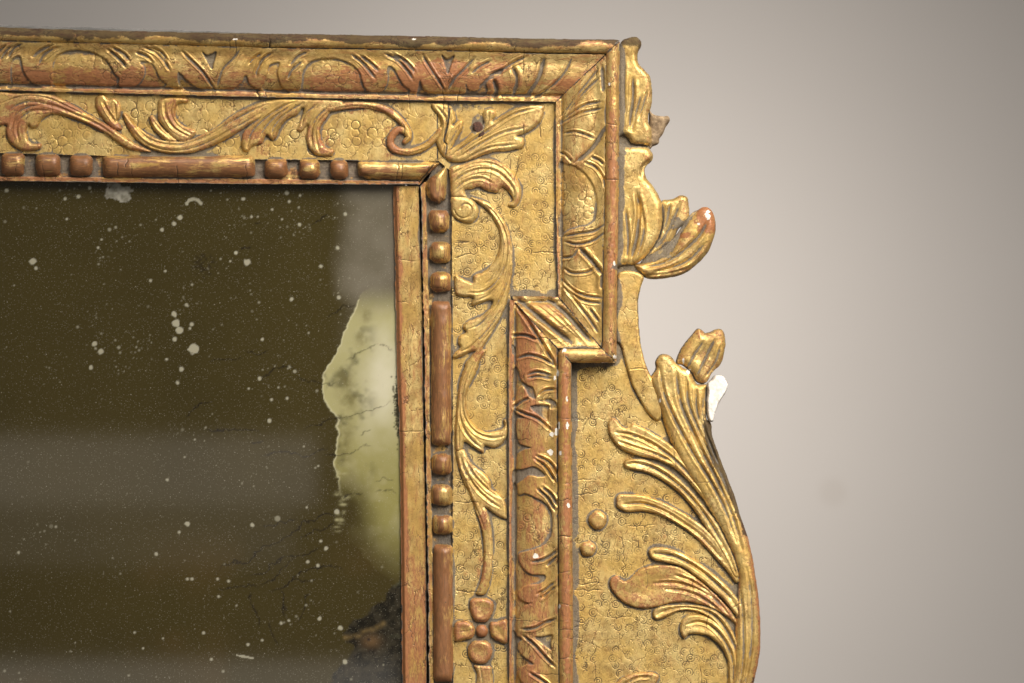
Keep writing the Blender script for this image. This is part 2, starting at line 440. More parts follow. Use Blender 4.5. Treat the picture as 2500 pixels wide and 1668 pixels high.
    dcol = t.mix(t.mapr(t.math('ADD', t.math('MULTIPLY', n_grain, 0.5), t.math('MULTIPLY', n_fine, 0.5)), 0.36, 0.64), DUST, c4(0.075, 0.063, 0.05))
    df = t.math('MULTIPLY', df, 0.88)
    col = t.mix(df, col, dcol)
    cf = t.mapr(chip, 0.45, 0.6)
    col = t.mix(cf, col, GESSO)
    non = t.math('MAXIMUM', t.math('MAXIMUM', wf, df), t.math('MAXIMUM', gr, cf))
    metal = t.math('MULTIPLY', t.math('SUBTRACT', 1.0, non), met, True)
    ro = t.mixf(t.math('MAXIMUM', t.math('MAXIMUM', df, gr), cf), t.mixf(wf, t.mapr(n_mid, 0.3, 0.75, rough - 0.07, rough + 0.14), 0.42), 0.9)
    bh = t.math('ADD', t.math('MULTIPLY', n_fine, 0.5), t.math('MULTIPLY', n_mid, 0.45))
    bh = t.math('SUBTRACT', bh, t.math('MULTIPLY', cr, 0.9))
    bh = t.math('SUBTRACT', bh, t.math('MULTIPLY', wf, 0.18))
    bh = t.math('ADD', bh, t.math('MULTIPLY', t.math('MULTIPLY', n_grain, df), 0.9))
    bp = t.n('ShaderNodeBump'); t.set(bp, 'Height', bh); bp.inputs['Strength'].default_value = 0.40; bp.inputs['Distance'].default_value = 0.00035
    pr = t.n('ShaderNodeBsdfPrincipled')
    t.set(pr, 'Base Color', col); t.set(pr, 'Metallic', metal); t.set(pr, 'Roughness', ro); t.set(pr, 'Normal', bp.outputs[0])
    pr.inputs['Specular IOR Level'].default_value = 0.4
    t.t.links.new(pr.outputs[0], t.out.inputs[0]); return t.m

M_PANEL = gilt('gilt_panel', (1, 1, 0.7), 0.8, 0.35)
M_LEAF = gilt('gilt_leaf', (1, 1, 1), 1.0, 0.35, crackle=0.6)
M_MOULD_H = gilt('gilt_moulding', (0.35, 1, 1.2), 1.0, 0.55, gold=c4(0.55, 0.345, 0.10))  # darker gold: tarnish, plus the slope's shade put into the colour
M_MOULD_V = gilt('gilt_moulding_upright', (1.2, 1, 0.35), 1.0, 0.55, gold=c4(0.55, 0.345, 0.10))  # same tarnished and shade-darkened gold for the upright runs
M_BEAD_H = gilt('worn_bead', (0.22, 1, 1.5), 1.0, 0.6, rough=0.33, crackle=0.3, bole=c4(0.22, 0.085, 0.034), bole2=c4(0.12, 0.050, 0.022))
M_BEAD_V = gilt('worn_bead_upright', (1.5, 1, 0.2), 1.0, 0.6, rough=0.33, crackle=0.3, bole=c4(0.22, 0.085, 0.034), bole2=c4(0.12, 0.050, 0.022))

def plain(name, c1, c2, scale, rough=0.8, bump=0.3, stretch=(1, 1, 1)):
    t = NT(name); tc = t.n('ShaderNodeTexCoord').outputs['Object']
    mp = t.n('ShaderNodeMapping'); t.set(mp, 'Vector', tc); mp.inputs['Scale'].default_value = stretch
    n1 = t.noise(mp.outputs[0], scale, 6, 0.65)
    pr = t.n('ShaderNodeBsdfPrincipled'); t.set(pr, 'Base Color', t.mix(t.mapr(n1, 0.3, 0.7), c1, c2)); pr.inputs['Roughness'].default_value = rough
    bp = t.n('ShaderNodeBump'); t.set(bp, 'Height', n1); bp.inputs['Strength'].default_value = bump; bp.inputs['Distance'].default_value = 0.0006
    t.set(pr, 'Normal', bp.outputs[0]); t.t.links.new(pr.outputs[0], t.out.inputs[0]); return t.m

M_BACK = plain('dusty_grey_wood', c4(0.11, 0.105, 0.098), c4(0.20, 0.19, 0.175), 160, 0.85, 0.5, (0.15, 1, 1))
M_STUMP = plain('broken_dirty_wood', c4(0.12, 0.075, 0.038), c4(0.36, 0.25, 0.14), 320, 0.85, 1.0)
M_GESSO = plain('white_gesso', c4(0.66, 0.57, 0.49), c4(0.80, 0.77, 0.71), 260, 0.8, 0.9)

# wall behind, out of focus
def wall():
    t = NT('plaster_wall'); tc = t.n('ShaderNodeTexCoord').outputs['Object']
    n1 = t.noise(tc, 3.0, 4); n2 = t.noise(tc, 60, 4)
    col = t.mix(n1, c4(0.61, 0.565, 0.525), c4(0.66, 0.615, 0.575))
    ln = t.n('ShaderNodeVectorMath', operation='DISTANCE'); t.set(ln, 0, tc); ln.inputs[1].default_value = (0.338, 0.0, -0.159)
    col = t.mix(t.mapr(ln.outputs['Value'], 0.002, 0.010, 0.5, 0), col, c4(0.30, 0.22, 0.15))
    pr = t.n('ShaderNodeBsdfPrincipled'); t.set(pr, 'Base Color', col); pr.inputs['Roughness'].default_value = 0.9
    bp = t.n('ShaderNodeBump'); t.set(bp, 'Height', n2); bp.inputs['Strength'].default_value = 0.1; bp.inputs['Distance'].default_value = 0.002
    t.set(pr, 'Normal', bp.outputs[0]); t.t.links.new(pr.outputs[0], t.out.inputs[0])
    v = np.array([[-3, 0, -2], [3, 0, -2], [3, 0, 2.5], [-3, 0, 2.5], [-3, 0.1, -2], [3, 0.1, -2], [3, 0.1, 2.5], [-3, 0.1, 2.5]], float)
    f = np.array([[0, 1, 2, 3], [5, 4, 7, 6], [4, 0, 3, 7], [1, 5, 6, 2], [3, 2, 6, 7], [4, 5, 1, 0]])
    o = mesh_object('wall', v, f, t.m, None); o.data.polygons.foreach_set('use_smooth', np.zeros(6, bool))
    o.location = (0, 1.6, 0); o['kind'] = 'structure'
wall()

# ------------------------------------------------------------------ the mirror
mirror = bpy.data.objects.new('mirror', None); C.objects.link(mirror)
mirror.location = (0, 0, BASE_Z)
mirror['label'] = 'antique carved giltwood wall mirror with foxed brown glass and leafy scrolled side'
mirror['category'] = 'mirror'

lin = lambda pts: (np.array(pts, float)[:, 0], np.array(pts, float)[:, 1])
def interp(pts):
    a, b = lin(pts); 
    s0 = (b[1] - b[0]) / (a[1] - a[0])
    return lambda v: np.where(v < a[0], b[0] + (v - a[0]) * s0, np.interp(v, a, b))
XL = -130; YB = 1780
fil_top = interp([(0, 70), (137, 75), (600, 84.5), (820, 87.5), (1100, 92.4), (1319, 97), (1515, 99)])
fil_bot = interp([(0, 103.6), (600, 118), (659, 120.5), (1100, 127.5), (1319, 134.5), (1480, 136)])
cav_bot = interp([(0, 221), (382, 231), (600, 237), (1100, 247), (1287, 248), (1360, 249)])
bead_t = interp([(0, 371), (600, 386), (1042, 391)]); bead_b = interp([(0, 430), (600, 435), (1042, 441.5)])
lip_b = interp([(0, 441.5), (600, 449.5), (960, 450), (1030, 450)])
slip_l = interp([(451, 959), (900, 968.5), (1055, 975), (1487, 979.7), (1668, 981)])
slip_r = interp([(451, 1022), (846, 1032), (991, 1033), (1391, 1040), (1668, 1042)])
bs_l = interp([(451, 1027), (846, 1037), (991, 1038), (1391, 1045), (1668, 1047)])
frz_l = interp([(543, 1104), (991, 1105), (1327, 1109), (1668, 1110)])

def band(fa, fb, x0, x1, n=24):
    xs = np.linspace(x0, x1, n); return np.vstack([np.stack([xs, fa(xs)], -1), np.stack([xs, fb(xs)], -1)[::-1]])
def vband(fa, fb, y0, y1, n=24):
    ys = np.linspace(y0, y1, n); return np.vstack([np.stack([fa(ys), ys], -1), np.stack([fb(ys), ys], -1)[::-1]])

# ---- backing boards seen just above the top edge
carve('back_board', mirror, M_BACK, [np.array([(XL, 53), (0, 57), (95, 60), (130, 62), (200, 62), (330, 67), (430, 69.5), (610, 76), (655, 79), (660, 83), (770, 82.5), (800, 80), (970, 85), (972, 87), (1060, 87), (1062, 92), (1480, 97), (1490, 150), (1350, 400), (XL, 300)])],
      -52, 4, 3, back=-75, smoothp=False, step=2.5, wob=2.0)

carve('carcass', mirror, plain('dark_old_wood', c4(0.030, 0.022, 0.015), c4(0.06, 0.045, 0.03), 200, .9, .5), [np.array([(XL, 100), (1503, 103), (1503, 880), (1398, 900), (1398, YB), (992, YB), (992, 431), (XL, 431)], float)], -47, 1, 2, back=-70, smoothp=False, step=4)
# ---- fillet (half-round outer edging)
FIL = np.array([(-260, 81), (0, 86.8), (600, 101.2), (1100, 110), (1319, 115.5), (1495, 117), (1494, 300), (1492, 528), (1489, 600), (1486, 867), (1378, 868), (1378, 1120), (1380, 1420), (1381, 1900)], float)
def fil_h(R=18.5, z0=30.0, bulge=20.0):
    def f(X, Y, Hh, d, ex):
        q, t = line_dist(X, Y, FIL)
        h = z0 + bulge * np.sqrt(np.clip(1 - (q / R) ** 2, 0.0, 1))
        h = h - 6 * sst(q, 0.86 * R, R)
        return h + 1.4 * fbm(X, Y, 40, 21) + 0.6 * vnoise(X, Y, 6, seed=23)
    return f
def fil_top_h(X, Y, Hh, d, ex):
    h = fil_h()(X, Y, Hh, d, ex)
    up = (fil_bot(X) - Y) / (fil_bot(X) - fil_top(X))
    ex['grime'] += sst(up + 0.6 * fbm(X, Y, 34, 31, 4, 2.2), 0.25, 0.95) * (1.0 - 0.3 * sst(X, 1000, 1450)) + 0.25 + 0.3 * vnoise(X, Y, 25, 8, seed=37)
    ex['wear'] += 0.08 * sst(up, 0.25, 0.6)
    k = fbm(X, Y, 22, 77, 3, 2.5)
    ex['chip'] += ((k > 0.62) & (up > 0.55)) * 0.9
    return h
carve('fillet', mirror, M_MOULD_H, [np.array([(XL, 67)] + [(x, fil_top(x)) for x in np.linspace(0, 1505, 12)] + [(1513, 101), (1478, 136)] + [(x, fil_bot(x)) for x in np.linspace(1400, 0, 12)] + [(XL, 100)], float)],
      30, 20, 6, back=-55, smoothp=False, hfun=fil_top_h, wear=0.10, label='dark grimy top fillet')
carve('fillet', mirror, M_MOULD_V, [np.array([(1513, 102), (1512, 300), (1510.5, 528), (1507, 620), (1504, 884), (1467.5, 850), (1470, 700), (1474, 528), (1477, 300), (1478, 137)], float)],
      30, 20, 6, back=-40, smoothp=False, hfun=fil_h(), wear=0.22)
carve('fillet', mirror, M_MOULD_H, [np.array([(1467, 851), (1503, 885.5), (1396, 886), (1360, 851)], float)],
      30, 20, 6, back=-40, smoothp=False, hfun=fil_h(), wear=0.15)
carve('fillet', mirror, M_MOULD_V, [np.array([(1360, 852), (1395, 887), (1396, 1120), (1398, 1420), (1399, YB), (1364, YB), (1362, 1420), (1360, 1120)], float)],
      30, 20, 6, back=-40, smoothp=False, hfun=fil_h(R=18), wear=0.25)
WEARSPOTS += [(1491, 400, 10, 160, .3), (1380, 1000, 9, 120, .35), (1492, 640, 9, 90, .35), (1382, 1500, 10, 150, .4), (1385, 1250, 10, 60, .35)]
CHIPS += [(1378, 856, 6, 6), (1362, 912, 3.5, 13), (1383, 975, 2.6, 11), (1354, 923, 5, 5), (1348, 1060, 7, 7), (1358, 1052, 5, 11), (1343, 1102, 8, 11), (1367, 1104, 3, 6), (1364, 1035, 3, 14),
          (1387, 1232, 4, 8), (1308, 1356, 8, 6), (1499, 645, 3, 9), (1486, 209, 3.5, 5), (1500, 872, 4, 5), (578, 100, 7, 3), (1350, 94, 5, 3), (1384, 1040, 4, 10), (1365, 1478, 3, 8)]

# ---- leaf moulding (cyma between frieze and fillet)
def cyma(t):
    t = np.clip(t, 0, 1)
    lip = 13.0
    bulge = 20 * np.sin(np.clip((t - 0.10) / 0.45, 0, 1) * math.pi / 2) * sst(t, 0.06, 0.18)
    return lip + bulge + 7 * sst(t, 0.5, 1.0) - 5 * np.exp(-((t - 0.82) / 0.14) ** 2) - 4 * np.exp(-((t - 0.12) / 0.035) ** 2)
def t_top(X, Y): return (cav_bot(X) - Y) / (cav_bot(X) - fil_bot(X))
def t_right(X, Y): return (X - 1356) / (1476 - 1356.0)
def t_step(X, Y): return (Y - 722) / (851 - 722.0)
def t_low(X, Y): return (X - 1243) / (1362 - 1243.0)

def G(s, w=2.9, dep=5.0, dirt=0.6): return (P(s), w, dep, dirt)
def R(s, e=6.0, dep=8.0, dirt=0.12): return (P(s), e, dep * 0.68, dirt)
top_rec = [R('A 415,480 440,440 490,410 560,392 620,390 700,402 770,430 830,470 865,520 890,570 925,605 915,650 925,684 700,686 440,680 400,640 410,590 405,540'),
    R('B 750,560 790,500 850,465 930,455 1010,455 1090,480 1150,515 1190,560 1210,620 1220,660 1240,690 1240,722 1000,728 750,712 735,670 745,620'),
    R('A 95,480 125,445 165,440 180,470 190,540 215,590 260,640 330,676 200,682 60,676 90,640 85,580'),
    R('A 1080,480 1150,480 1190,510 1215,560 1240,610 1285,655 1200,690 1000,690 1060,650 1105,590 1110,530', 5, 6),
    R('A 1370,565 1400,575 1440,620 1490,660 1550,690 1570,706 1450,704 1390,670 1365,640', 5, 7, .3),
    R('B 230,690 290,630 305,590 330,590 345,640 380,670 420,700', 4, 7, .35),
    R('B 480,580 490,520 530,490 575,487 580,510 565,560 575,620 600,670 650,715 560,716 440,690 455,640', 5, 7, .15),
    R('B 1400,530 1430,515 1465,550 1495,610 1530,660 1580,705 1500,733 1330,728 1370,690 1400,620', 5, 7),
    R('B 1650,620 1665,650 1700,700 1760,725 1780,744 1640,738 1635,690', 4, 6, .2),
    R('A 1555,405 1600,430 1665,405 1650,480 1632,540 1590,470', 4, 10, .75), R('C 245,270 290,300 345,275 325,340 295,415 265,330', 4, 10, .75),
    R('C 75,470 100,520 150,570 200,590 60,592', 4, 6, .2),
    R('C 430,490 450,530 500,545 530,530 540,500 590,450 650,400 715,380 700,420 620,460 590,490 600,540 560,588 400,584 430,550', 4, 7, .3),
    R('A 0,640 60,640 100,600 85,690 0,686', 4, 5, .1)]
top_gr = [G(s) for s in ('A 265,445 320,400 380,370 410,362', 'A 310,505 350,430 420,385 475,372', 'A -10,420 60,355', 'A 10,480 60,400 110,360', 'A 75,450 120,380 180,350',
    'A 835,390 900,440 950,490 975,525', 'A 870,375 950,415 1000,470', 'A 1050,410 1130,440 1180,490', 'A 1110,372 1200,410 1260,470 1310,550', 'A 1165,372 1240,410 1290,475',
    'A 1405,405 1470,470 1560,560 1620,650 1650,695', 'A 1845,390 1790,460 1720,530 1690,600 1665,680', 'B 440,420 380,460 345,500', 'B 460,450 410,540 400,590', 'B 520,415 440,470 415,530',
    'B 795,405 720,440 660,505', 'B 640,610 670,550 700,520 750,480', 'B 1130,430 1210,490 1310,610', 'B 1200,440 1270,490 1335,550', 'B 1380,420 1480,470 1560,560 1595,620',
    'B 1440,425 1540,480 1610,560', 'B 1670,430 1740,550 1800,640 1840,700', 'C 500,295 420,380 350,450 290,545', 'C 620,320 540,360 480,410', 'C 900,285 800,330 720,380 600,430', 'C 1240,300 1190,400 1100,500 940,610')]
top_gr += [G(s, 5, 8, .35) for s in ('C 785,365 820,460 790,580', 'C 1030,300 990,440 930,540 880,600', 'C 640,455 665,540 640,600')]
top_gr += [G(s, 1.6, -2.5, 0) for s in ('C 775,370 803,460 775,580', 'B 300,420 240,520', 'A 900,400 1010,520', 'B 1160,440 1260,540', 'A 340,480 440,400', 'C 330,420 280,540', 'C 230,430 275,540')]
def top_mould_h(X, Y, Hh, d, ex):
    t = t_top(X, Y)
    ex['wear'] += 0.42 * np.exp(-((t - 0.36) / 0.18) ** 2) * (0.8 + 0.9 * vnoise(X, Y, 60, seed=61)) + 0.2 * np.exp(-((t - 0.1) / 0.05) ** 2)
    rings(X, Y, Hh, ex, [np.array([(130, 125), (290, 125), (295, 216), (130, 214)]), np.array([(740, 150), (890, 150), (890, 228), (740, 226)])], 24, (11.5,), 0.8, 0.5, 0.6, seed=5)
    return Hh

def rings(X, Y, Hh, ex, regions, spacing, radii, depth, dirt, keep, seed=0, d=None):
    rg = np.random.default_rng(seed); st = X[0, 1] - X[0, 0]; x0, y0 = X[0, 0], Y[0, 0]
    for poly in regions:
        lo = poly.min(0); hi = poly.max(0); cen = []
        row = 0; y = lo[1]
        while y < hi[1]:
            x = lo[0] + (row % 2) * spacing / 2
            while x < hi[0]:
                cen.append((x + rg.normal(0, 0.13 * spacing), y + rg.normal(0, 0.13 * spacing))); x += spacing
            y += spacing * 0.88; row += 1
        cen = np.array(cen)
        ins = poly_sdf(cen[:, 0], cen[:, 1], poly) > 3
        for (cx, cy), ok in zip(cen, ins):
            if not ok or rg.random() > keep: continue
            rm = max(radii) + 4
            i0 = int((cy - rm - y0) / st); i1 = int((cy + rm - y0) / st) + 2; j0 = int((cx - rm - x0) / st); j1 = int((cx + rm - x0) / st) + 2
            i0 = max(i0, 0); j0 = max(j0, 0)
            s = (slice(i0, i1), slice(j0, j1))
            if i1 <= i0 or j1 <= j0 or X[s].size == 0: continue
            q = np.hypot(X[s] - cx, Y[s] - cy); an = np.arctan2(Y[s] - cy, X[s] - cx)
            arc = np.clip(0.95 + rg.uniform(.2, .9) * np.sin(an + rg.random() * 6.3), 0.1, 1); dk = rg.random() ** 2.5
            sc = rg.uniform(0.84, 1.12)
            for rr in radii:
                e = np.exp(-((q - rr * sc) / 1.15) ** 2) * arc
                Hh[s] -= depth * e * (0.4 + 0.9 * dk)
                ex['grime'][s] = np.maximum(ex['grime'][s], dirt * (0.9 + 0.9 * dk) * e)
            # the punched disc is faintly domed
            Hh[s] += 0.12 * depth * np.clip(1 - (q / max(radii)) ** 2, 0, 1)

carve('leaf_moulding', mirror, M_MOULD_H, [np.vstack([band(cav_bot, fil_bot, XL, 1357, 30)[:30], [(1477, 136.5)], band(cav_bot, fil_bot, XL, 1470, 30)[30:]])],
      lambda X, Y: cyma(t_top(X, Y)), 0.01, 3, grooves=top_gr, recess=top_rec, back=-30, smoothp=False, hfun=top_mould_h, wear=0.20, rough=1.2, step=1.5, flute=0.8)
right_gr = [G(s, 2.6, 5, .4) for s in ('C 1440,380 1300,560 1160,740', 'C 1460,440 1330,560 1200,720', 'C 1470,630 1330,660 1150,780', 'C 1470,680 1300,720 1140,800', 'C 1370,330 1290,460 1200,540 1115,630',
    'C 1180,870 1260,860 1340,880 1410,910', 'C 1150,1010 1200,1040 1240,1090', 'C 1330,1090 1420,1130 1480,1220 1490,1280', 'C 1390,1050 1450,1080 1480,1110',
    'D 1800,470 1720,520 1600,540 1490,560', 'D 1800,530 1720,590 1600,620 1500,600', 'D 1600,660 1560,710 1480,725', 'D 1490,800 1560,840 1680,830 1740,790',
    'D 1475,880 1550,960 1650,1010 1780,1030', 'D 1480,930 1560,1000 1650,1050 1770,1070', 'D 1490,950 1580,1050 1680,1180 1750,1290', 'D 1690,1110 1760,1210')]
right_gr += [G('C 1490,830 1430,940 1360,1020 1260,1100', 4.5, 8, .6), G('D 1610,650 1680,720 1740,790 1785,850', 4.5, 8, .6), G('C 1470,360 1480,560', 4, 5, .6), G('D 1785,850 1780,960', 4, 6, .7)]
right_rec = [R('D 1447,20 1520,5 1580,20 1650,70 1710,150 1745,250 1750,350 1735,430 1690,475 1600,495 1530,520 1470,560 1447,500', 6, 7, .05)]
def right_h(X, Y, Hh, d, ex):
    t = t_right(X, Y)
    ex['wear'] += 0.22 * np.exp(-((t - 0.40) / 0.2) ** 2) * (0.8 + 1.2 * vnoise(X, Y, 50, seed=62)) + 0.2 * np.exp(-((t - 0.05) / 0.05) ** 2)
    rings(X, Y, Hh, ex, [P('D 1450,30 1560,20 1650,90 1720,200 1740,350 1700,450 1600,480 1450,520')], 20, (9.5,), 1.2, 0.55, 0.95, seed=9)
    return Hh
carve('leaf_moulding', mirror, M_MOULD_V, [np.array([(1478.5, 137.5), (1477.5, 300), (1474.5, 528), (1470.5, 700), (1468, 849), (1363, 724), (1359, 600), (1357, 400), (1357, 250)], float)],
      lambda X, Y: cyma(t_right(X, Y)), 0.01, 3, grooves=right_gr, recess=right_rec, back=-30, smoothp=False, hfun=right_h, wear=0.12, rough=1.0, step=1.5, flute=0.7)
step_gr = [G('D 1130,1030 1260,1140 1420,1270 1550,1370', 6, 9, .8), G('D 1370,1040 1500,1140 1620,1270 1700,1360', 5.5, 9, .75), G('D 1250,1040 1420,1170 1600,1330', 2, -3, 0), G('D 1560,1090 1680,1230 1760,1350', 3, 5, .5)]
carve('leaf_moulding', mirror, M_MOULD_H, [np.array([(1362, 725), (1467, 850), (1361, 850), (1252, 733), (1250, 723)], float)],
      lambda X, Y: cyma(t_step(X, Y)) - 2, 0.01, 3, grooves=step_gr, back=-30, smoothp=False, wear=0.15, dust=0.1, rough=1.2, step=1.6)
low_gr = [G(s, 3.0, 6.5, .5) for s in ('E 1100,60 1200,60 1300,100', 'E 1140,235 1230,210 1340,240 1420,290', 'E 1215,365 1290,340 1400,370', 'E 1220,385 1300,370 1400,390', 'E 1300,520 1350,480 1430,470',
    'E 1110,610 1180,560 1230,540', 'E 1120,625 1200,660 1300,700 1400,790', 'E 1280,980 1370,1020 1420,1080 1450,1150', 'E 1270,1000 1350,1060 1430,1180', 'E 1330,1220 1400,1280 1440,1360', 'E 1290,1230 1370,1300 1430,1400',
    'F 1250,635 1330,620 1400,580 1440,540', 'F 1370,660 1440,590', 'F 1290,880 1350,850 1420,790', 'F 1330,910 1430,820', 'F 1165,1150 1270,1140 1350,1100 1430,1070', 'F 1180,1200 1260,1260 1350,1360 1430,1440', 'F 1230,1480 1330,1540 1400,1600')]
low_gr += [G('D 1110,1060 1200,1180 1330,1380 1430,1550', 3.5, 8, .45)]
low_rec = [R('E 1095,130 1120,150 1125,190 1100,200', 3, 6, .5), R('E 1120,300 1150,330 1170,400 1220,440 1260,460 1280,540 1230,530 1180,450 1140,490 1120,560 1095,550 1100,420', 4, 8, .6),
    R('E 1235,605 1300,590 1380,595 1375,650 1370,715 1290,660', 4, 9, .8), R('E 1300,560 1390,540 1440,580 1440,620 1390,620 1380,580', 4, 7, .7),
    R('E 1100,650 1140,660 1190,690 1140,700 1125,760 1150,870 1190,900 1250,920 1200,930 1150,960 1110,1000 1095,900', 4, 7, .4),
    R('E 1110,1250 1100,1100 1180,1080 1260,1060 1320,1090 1355,1130 1300,1140 1230,1130 1170,1170 1140,1200', 4, 8, .6),
    R('F 1095,130 1140,60 1150,120 1200,110 1270,140 1360,190 1405,270 1410,360 1395,440 1340,505 1250,545 1160,570 1150,610 1180,680 1240,725 1320,730 1355,740 1350,770 1300,805 1210,820 1165,850 1145,885 1160,920 1210,945 1250,950 1200,970 1165,1010 1150,1060 1120,1110 1095,1120', 5, 8, .15),
    R('F 1095,1190 1140,1200 1175,1230 1145,1260 1150,1310 1190,1360 1250,1400 1260,1420 1190,1430 1150,1470 1150,1510 1190,1600 1095,1600', 5, 8, .2),
    R('F 1270,1210 1330,1200 1410,1190 1395,1250 1400,1310 1330,1260', 4, 9, .8)]
def low_h(X, Y, Hh, d, ex):
    t = t_low(X, Y)
    ex['wear'] += 0.40 * np.exp(-((t - 0.45) / 0.28) ** 2) * (0.8 + 1.3 * vnoise(X, Y, 45, seed=63)) + 0.25 * np.exp(-((t - 0.05) / 0.05) ** 2)
    rings(X, Y, Hh, ex, [P('F 1105,150 1180,130 1330,190 1395,300 1390,430 1300,510 1105,560')], 22, (10, 4.5), 1.2, 0.45, 0.8, seed=19)
    return Hh
carve('leaf_moulding', mirror, M_MOULD_V, [np.array([(1250.5, 733), (1360, 851), (1359.5, 1120), (1361.5, 1420), (1363.5, YB), (1244, YB), (1243, 1391), (1241.5, 896), (1245, 733)], float)],
      lambda X, Y: cyma(t_low(X, Y)), 0.01, 3, grooves=low_gr, recess=low_rec, back=-30, smoothp=False, hfun=low_h, wear=0.22, rough=1.0, step=1.5, flute=0.8)

# ---- friezes
def top_frieze_h(X, Y, Hh, d, ex):
    rings(X, Y, Hh, ex, [np.array([(-100, 240), (1000, 255), (1060, 320), (1000, 385), (-100, 365)])], 24, (11.8,), 1.1, 0.62, 0.72, seed=3)
    return Hh
top_frieze = carve('frieze_panel', mirror, M_PANEL, [band(lambda x: cav_bot(x) - 2, lambda x: bead_t(x) + 3, XL, 1068, 30)], 0, 0.01, 3, back=-45, smoothp=False, hfun=top_frieze_h, wear=0.10, rough=0.35, step=1.4)
def right_frieze_h(X, Y, Hh, d, ex):
    rings(X, Y, Hh, ex, [P('D 640,-100 1430,-60 1440,950 1110,985 1060,1030 1060,2200 1065,3900 640,3900')], 21.5, (8.8, 3.8), 0.65, 0.62, 0.92, seed=4)
    ex['grime'] += 0.5 * sst(X - 1233, -8, 8) * (Y > 740) * (0.5 + 1.2 * vnoise(X, Y, 30, seed=12))  # darker towards the right edge, beside the lower moulding
    ex['dust'] += 0.75 * np.exp(-((Y - 716) / 12) ** 2) * (X > 1245)
    return Hh
right_frieze = carve('frieze_panel', mirror, M_PANEL, [np.array([(1069, 246), (1357.5, 247), (1358, 500), (1363, 726), (1249, 724), (1243, 900), (1244, 1391), (1245, YB), (1106, YB), (1105, 991), (1103, 480), (1102, 420), (1070, 392)], float)],
      0, 0.01, 3, back=-45, smoothp=False, hfun=right_frieze_h, wear=0.06, rough=0.35, step=1.35)

# ---- bead-and-reel course along the sight edge
def course_h(X, Y, Hh, d, ex): return Hh
tc_ = carve('bead_course', mirror, M_MOULD_H, [band(lambda x: bead_t(x) - 4, lip_b, XL, 1042, 30)[:30].tolist() + [(1068, 388)] + band(lambda x: bead_t(x) - 4, lip_b, XL, 1025, 30)[30:].tolist()],
      lambda X, Y: np.where(Y > bead_b(X) + 1, -2.0, -10.0), 0.01, 2, back=-45, smoothp=False, wear=0.45, dust=0.0, rough=2.6, step=1.8)
tc_.ex['dust'] += (0.62 + 0.8 * fbm(tc_.X, tc_.Y, 20, 92, 3)) * (tc_.Y < bead_b(tc_.X) + 1); tc_.ex['grime'] += np.clip(0.30 + 0.9 * fbm(tc_.X, tc_.Y, 26, 93, 3), 0, .8) * (tc_.Y < bead_b(tc_.X) + 1)
vc_ = carve('bead_course', mirror, M_MOULD_V, [np.array([(1044, 441), (1068, 392), (1103, 420), (1104.5, 543), (1106, 991), (1109, 1327), (1111, YB), (1048.5, YB), (1045, 1391), (1038, 991), (1036.5, 846), (1027.5, 455)], float)],
      lambda X, Y: np.where(X < bs_l(Y) + 12, -2.0, -10.0), 0.01, 2, back=-45, smoothp=False, wear=0.30, rough=1.6, step=1.8, wob=3.0)
vc_.ex['dust'] += (0.62 + 0.8 * fbm(vc_.X, vc_.Y, 20, 94, 3)) * (vc_.X > bs_l(vc_.Y) + 12); vc_.ex['grime'] += np.clip(0.30 + 0.9 * fbm(vc_.X, vc_.Y, 26, 95, 3), 0, .8) * (vc_.X > bs_l(vc_.Y) + 12)
vc_.ex['dust'] += 0.5 * (vc_.X < bs_l(vc_.Y) + 4) * (0.5 + vnoise(vc_.X, vc_.Y, 40, seed=91))

def bead_part(name, parent, x0, x1, y0, y1, horiz, nend, hmax, wear, cut=None):
    cx, cy, hx, hy = (x0 + x1) / 2, (y0 + y1) / 2, (x1 - x0) / 2, (y1 - y0) / 2
    a = np.linspace(0, 2 * math.pi, 48, endpoint=False); e = 2 / nend
    pts = np.stack([cx + hx * np.sign(np.cos(a)) * np.abs(np.cos(a)) ** (2 / 7 if (hx > 1.6 * hy and horiz) else e), cy + hy * np.sign(np.sin(a)) * np.abs(np.sin(a)) ** (2 / 7 if (hy > 1.6 * hx and not horiz) else e)], -1)
    if cut is not None: pts = cut
    sd = int(x0 + 3 * y0) % 97
    def hf(X, Y, Hh, d, ex):
        u, v = ((X - cx) / hx, (Y - cy) / hy) if horiz else ((Y - cy) / hy, (X - cx) / hx)
        h = hmax * np.sqrt(np.clip(1 - np.abs(v) ** 2.0, 0.02, 1))
        L = hx if horiz else hy
        if cut is None: h = h * np.clip(1 - np.clip((np.abs(u) * L - (L - 22)) / 22, 0, 1) ** 2.0, 0.03, 1) ** 0.5
        else: h = h * np.sqrt(np.clip(1 - (1 - np.clip(d / 14, 0, 1)) ** 2, 0, 1))
        ex['wear'] += 0.6 * vnoise(X, Y, 50 if horiz else 13, 13 if horiz else 50, seed=sd) + 0.3 * vnoise(X, Y, 18, seed=sd + 1) + (0.25 * np.exp(-((v + 0.35) / 0.35) ** 2) if not horiz else 0.12 * sst(v, -.2, .6))
        return -9 + h + 2.0 * fbm(X, Y, 30, sd, 2, 2.0 if horiz else 0.5)
    return carve(name, parent, M_BEAD_H if horiz else M_BEAD_V, [pts], -9, 1, 3, back=-20, smoothp=False, hfun=hf, wear=wear, step=1.6, wob=3.2)
K1 = lambda v: v * K
for i, (a, b, nm, wr) in enumerate([(-300, -60, 'bead', .5), (5, 195, 'bead', .62), (270, 470, 'bead', .62), (530, 715, 'bead', .6), (785, 1953, 'reel', .52)]):
    x0, x1 = K1(a), K1(b); xm = (x0 + x1) / 2
    bead_part(nm, tc_, x0, x1, bead_t(x0) + 1, bead_b(x1), True, 3.2 if nm == 'bead' else 9, 28, wr)
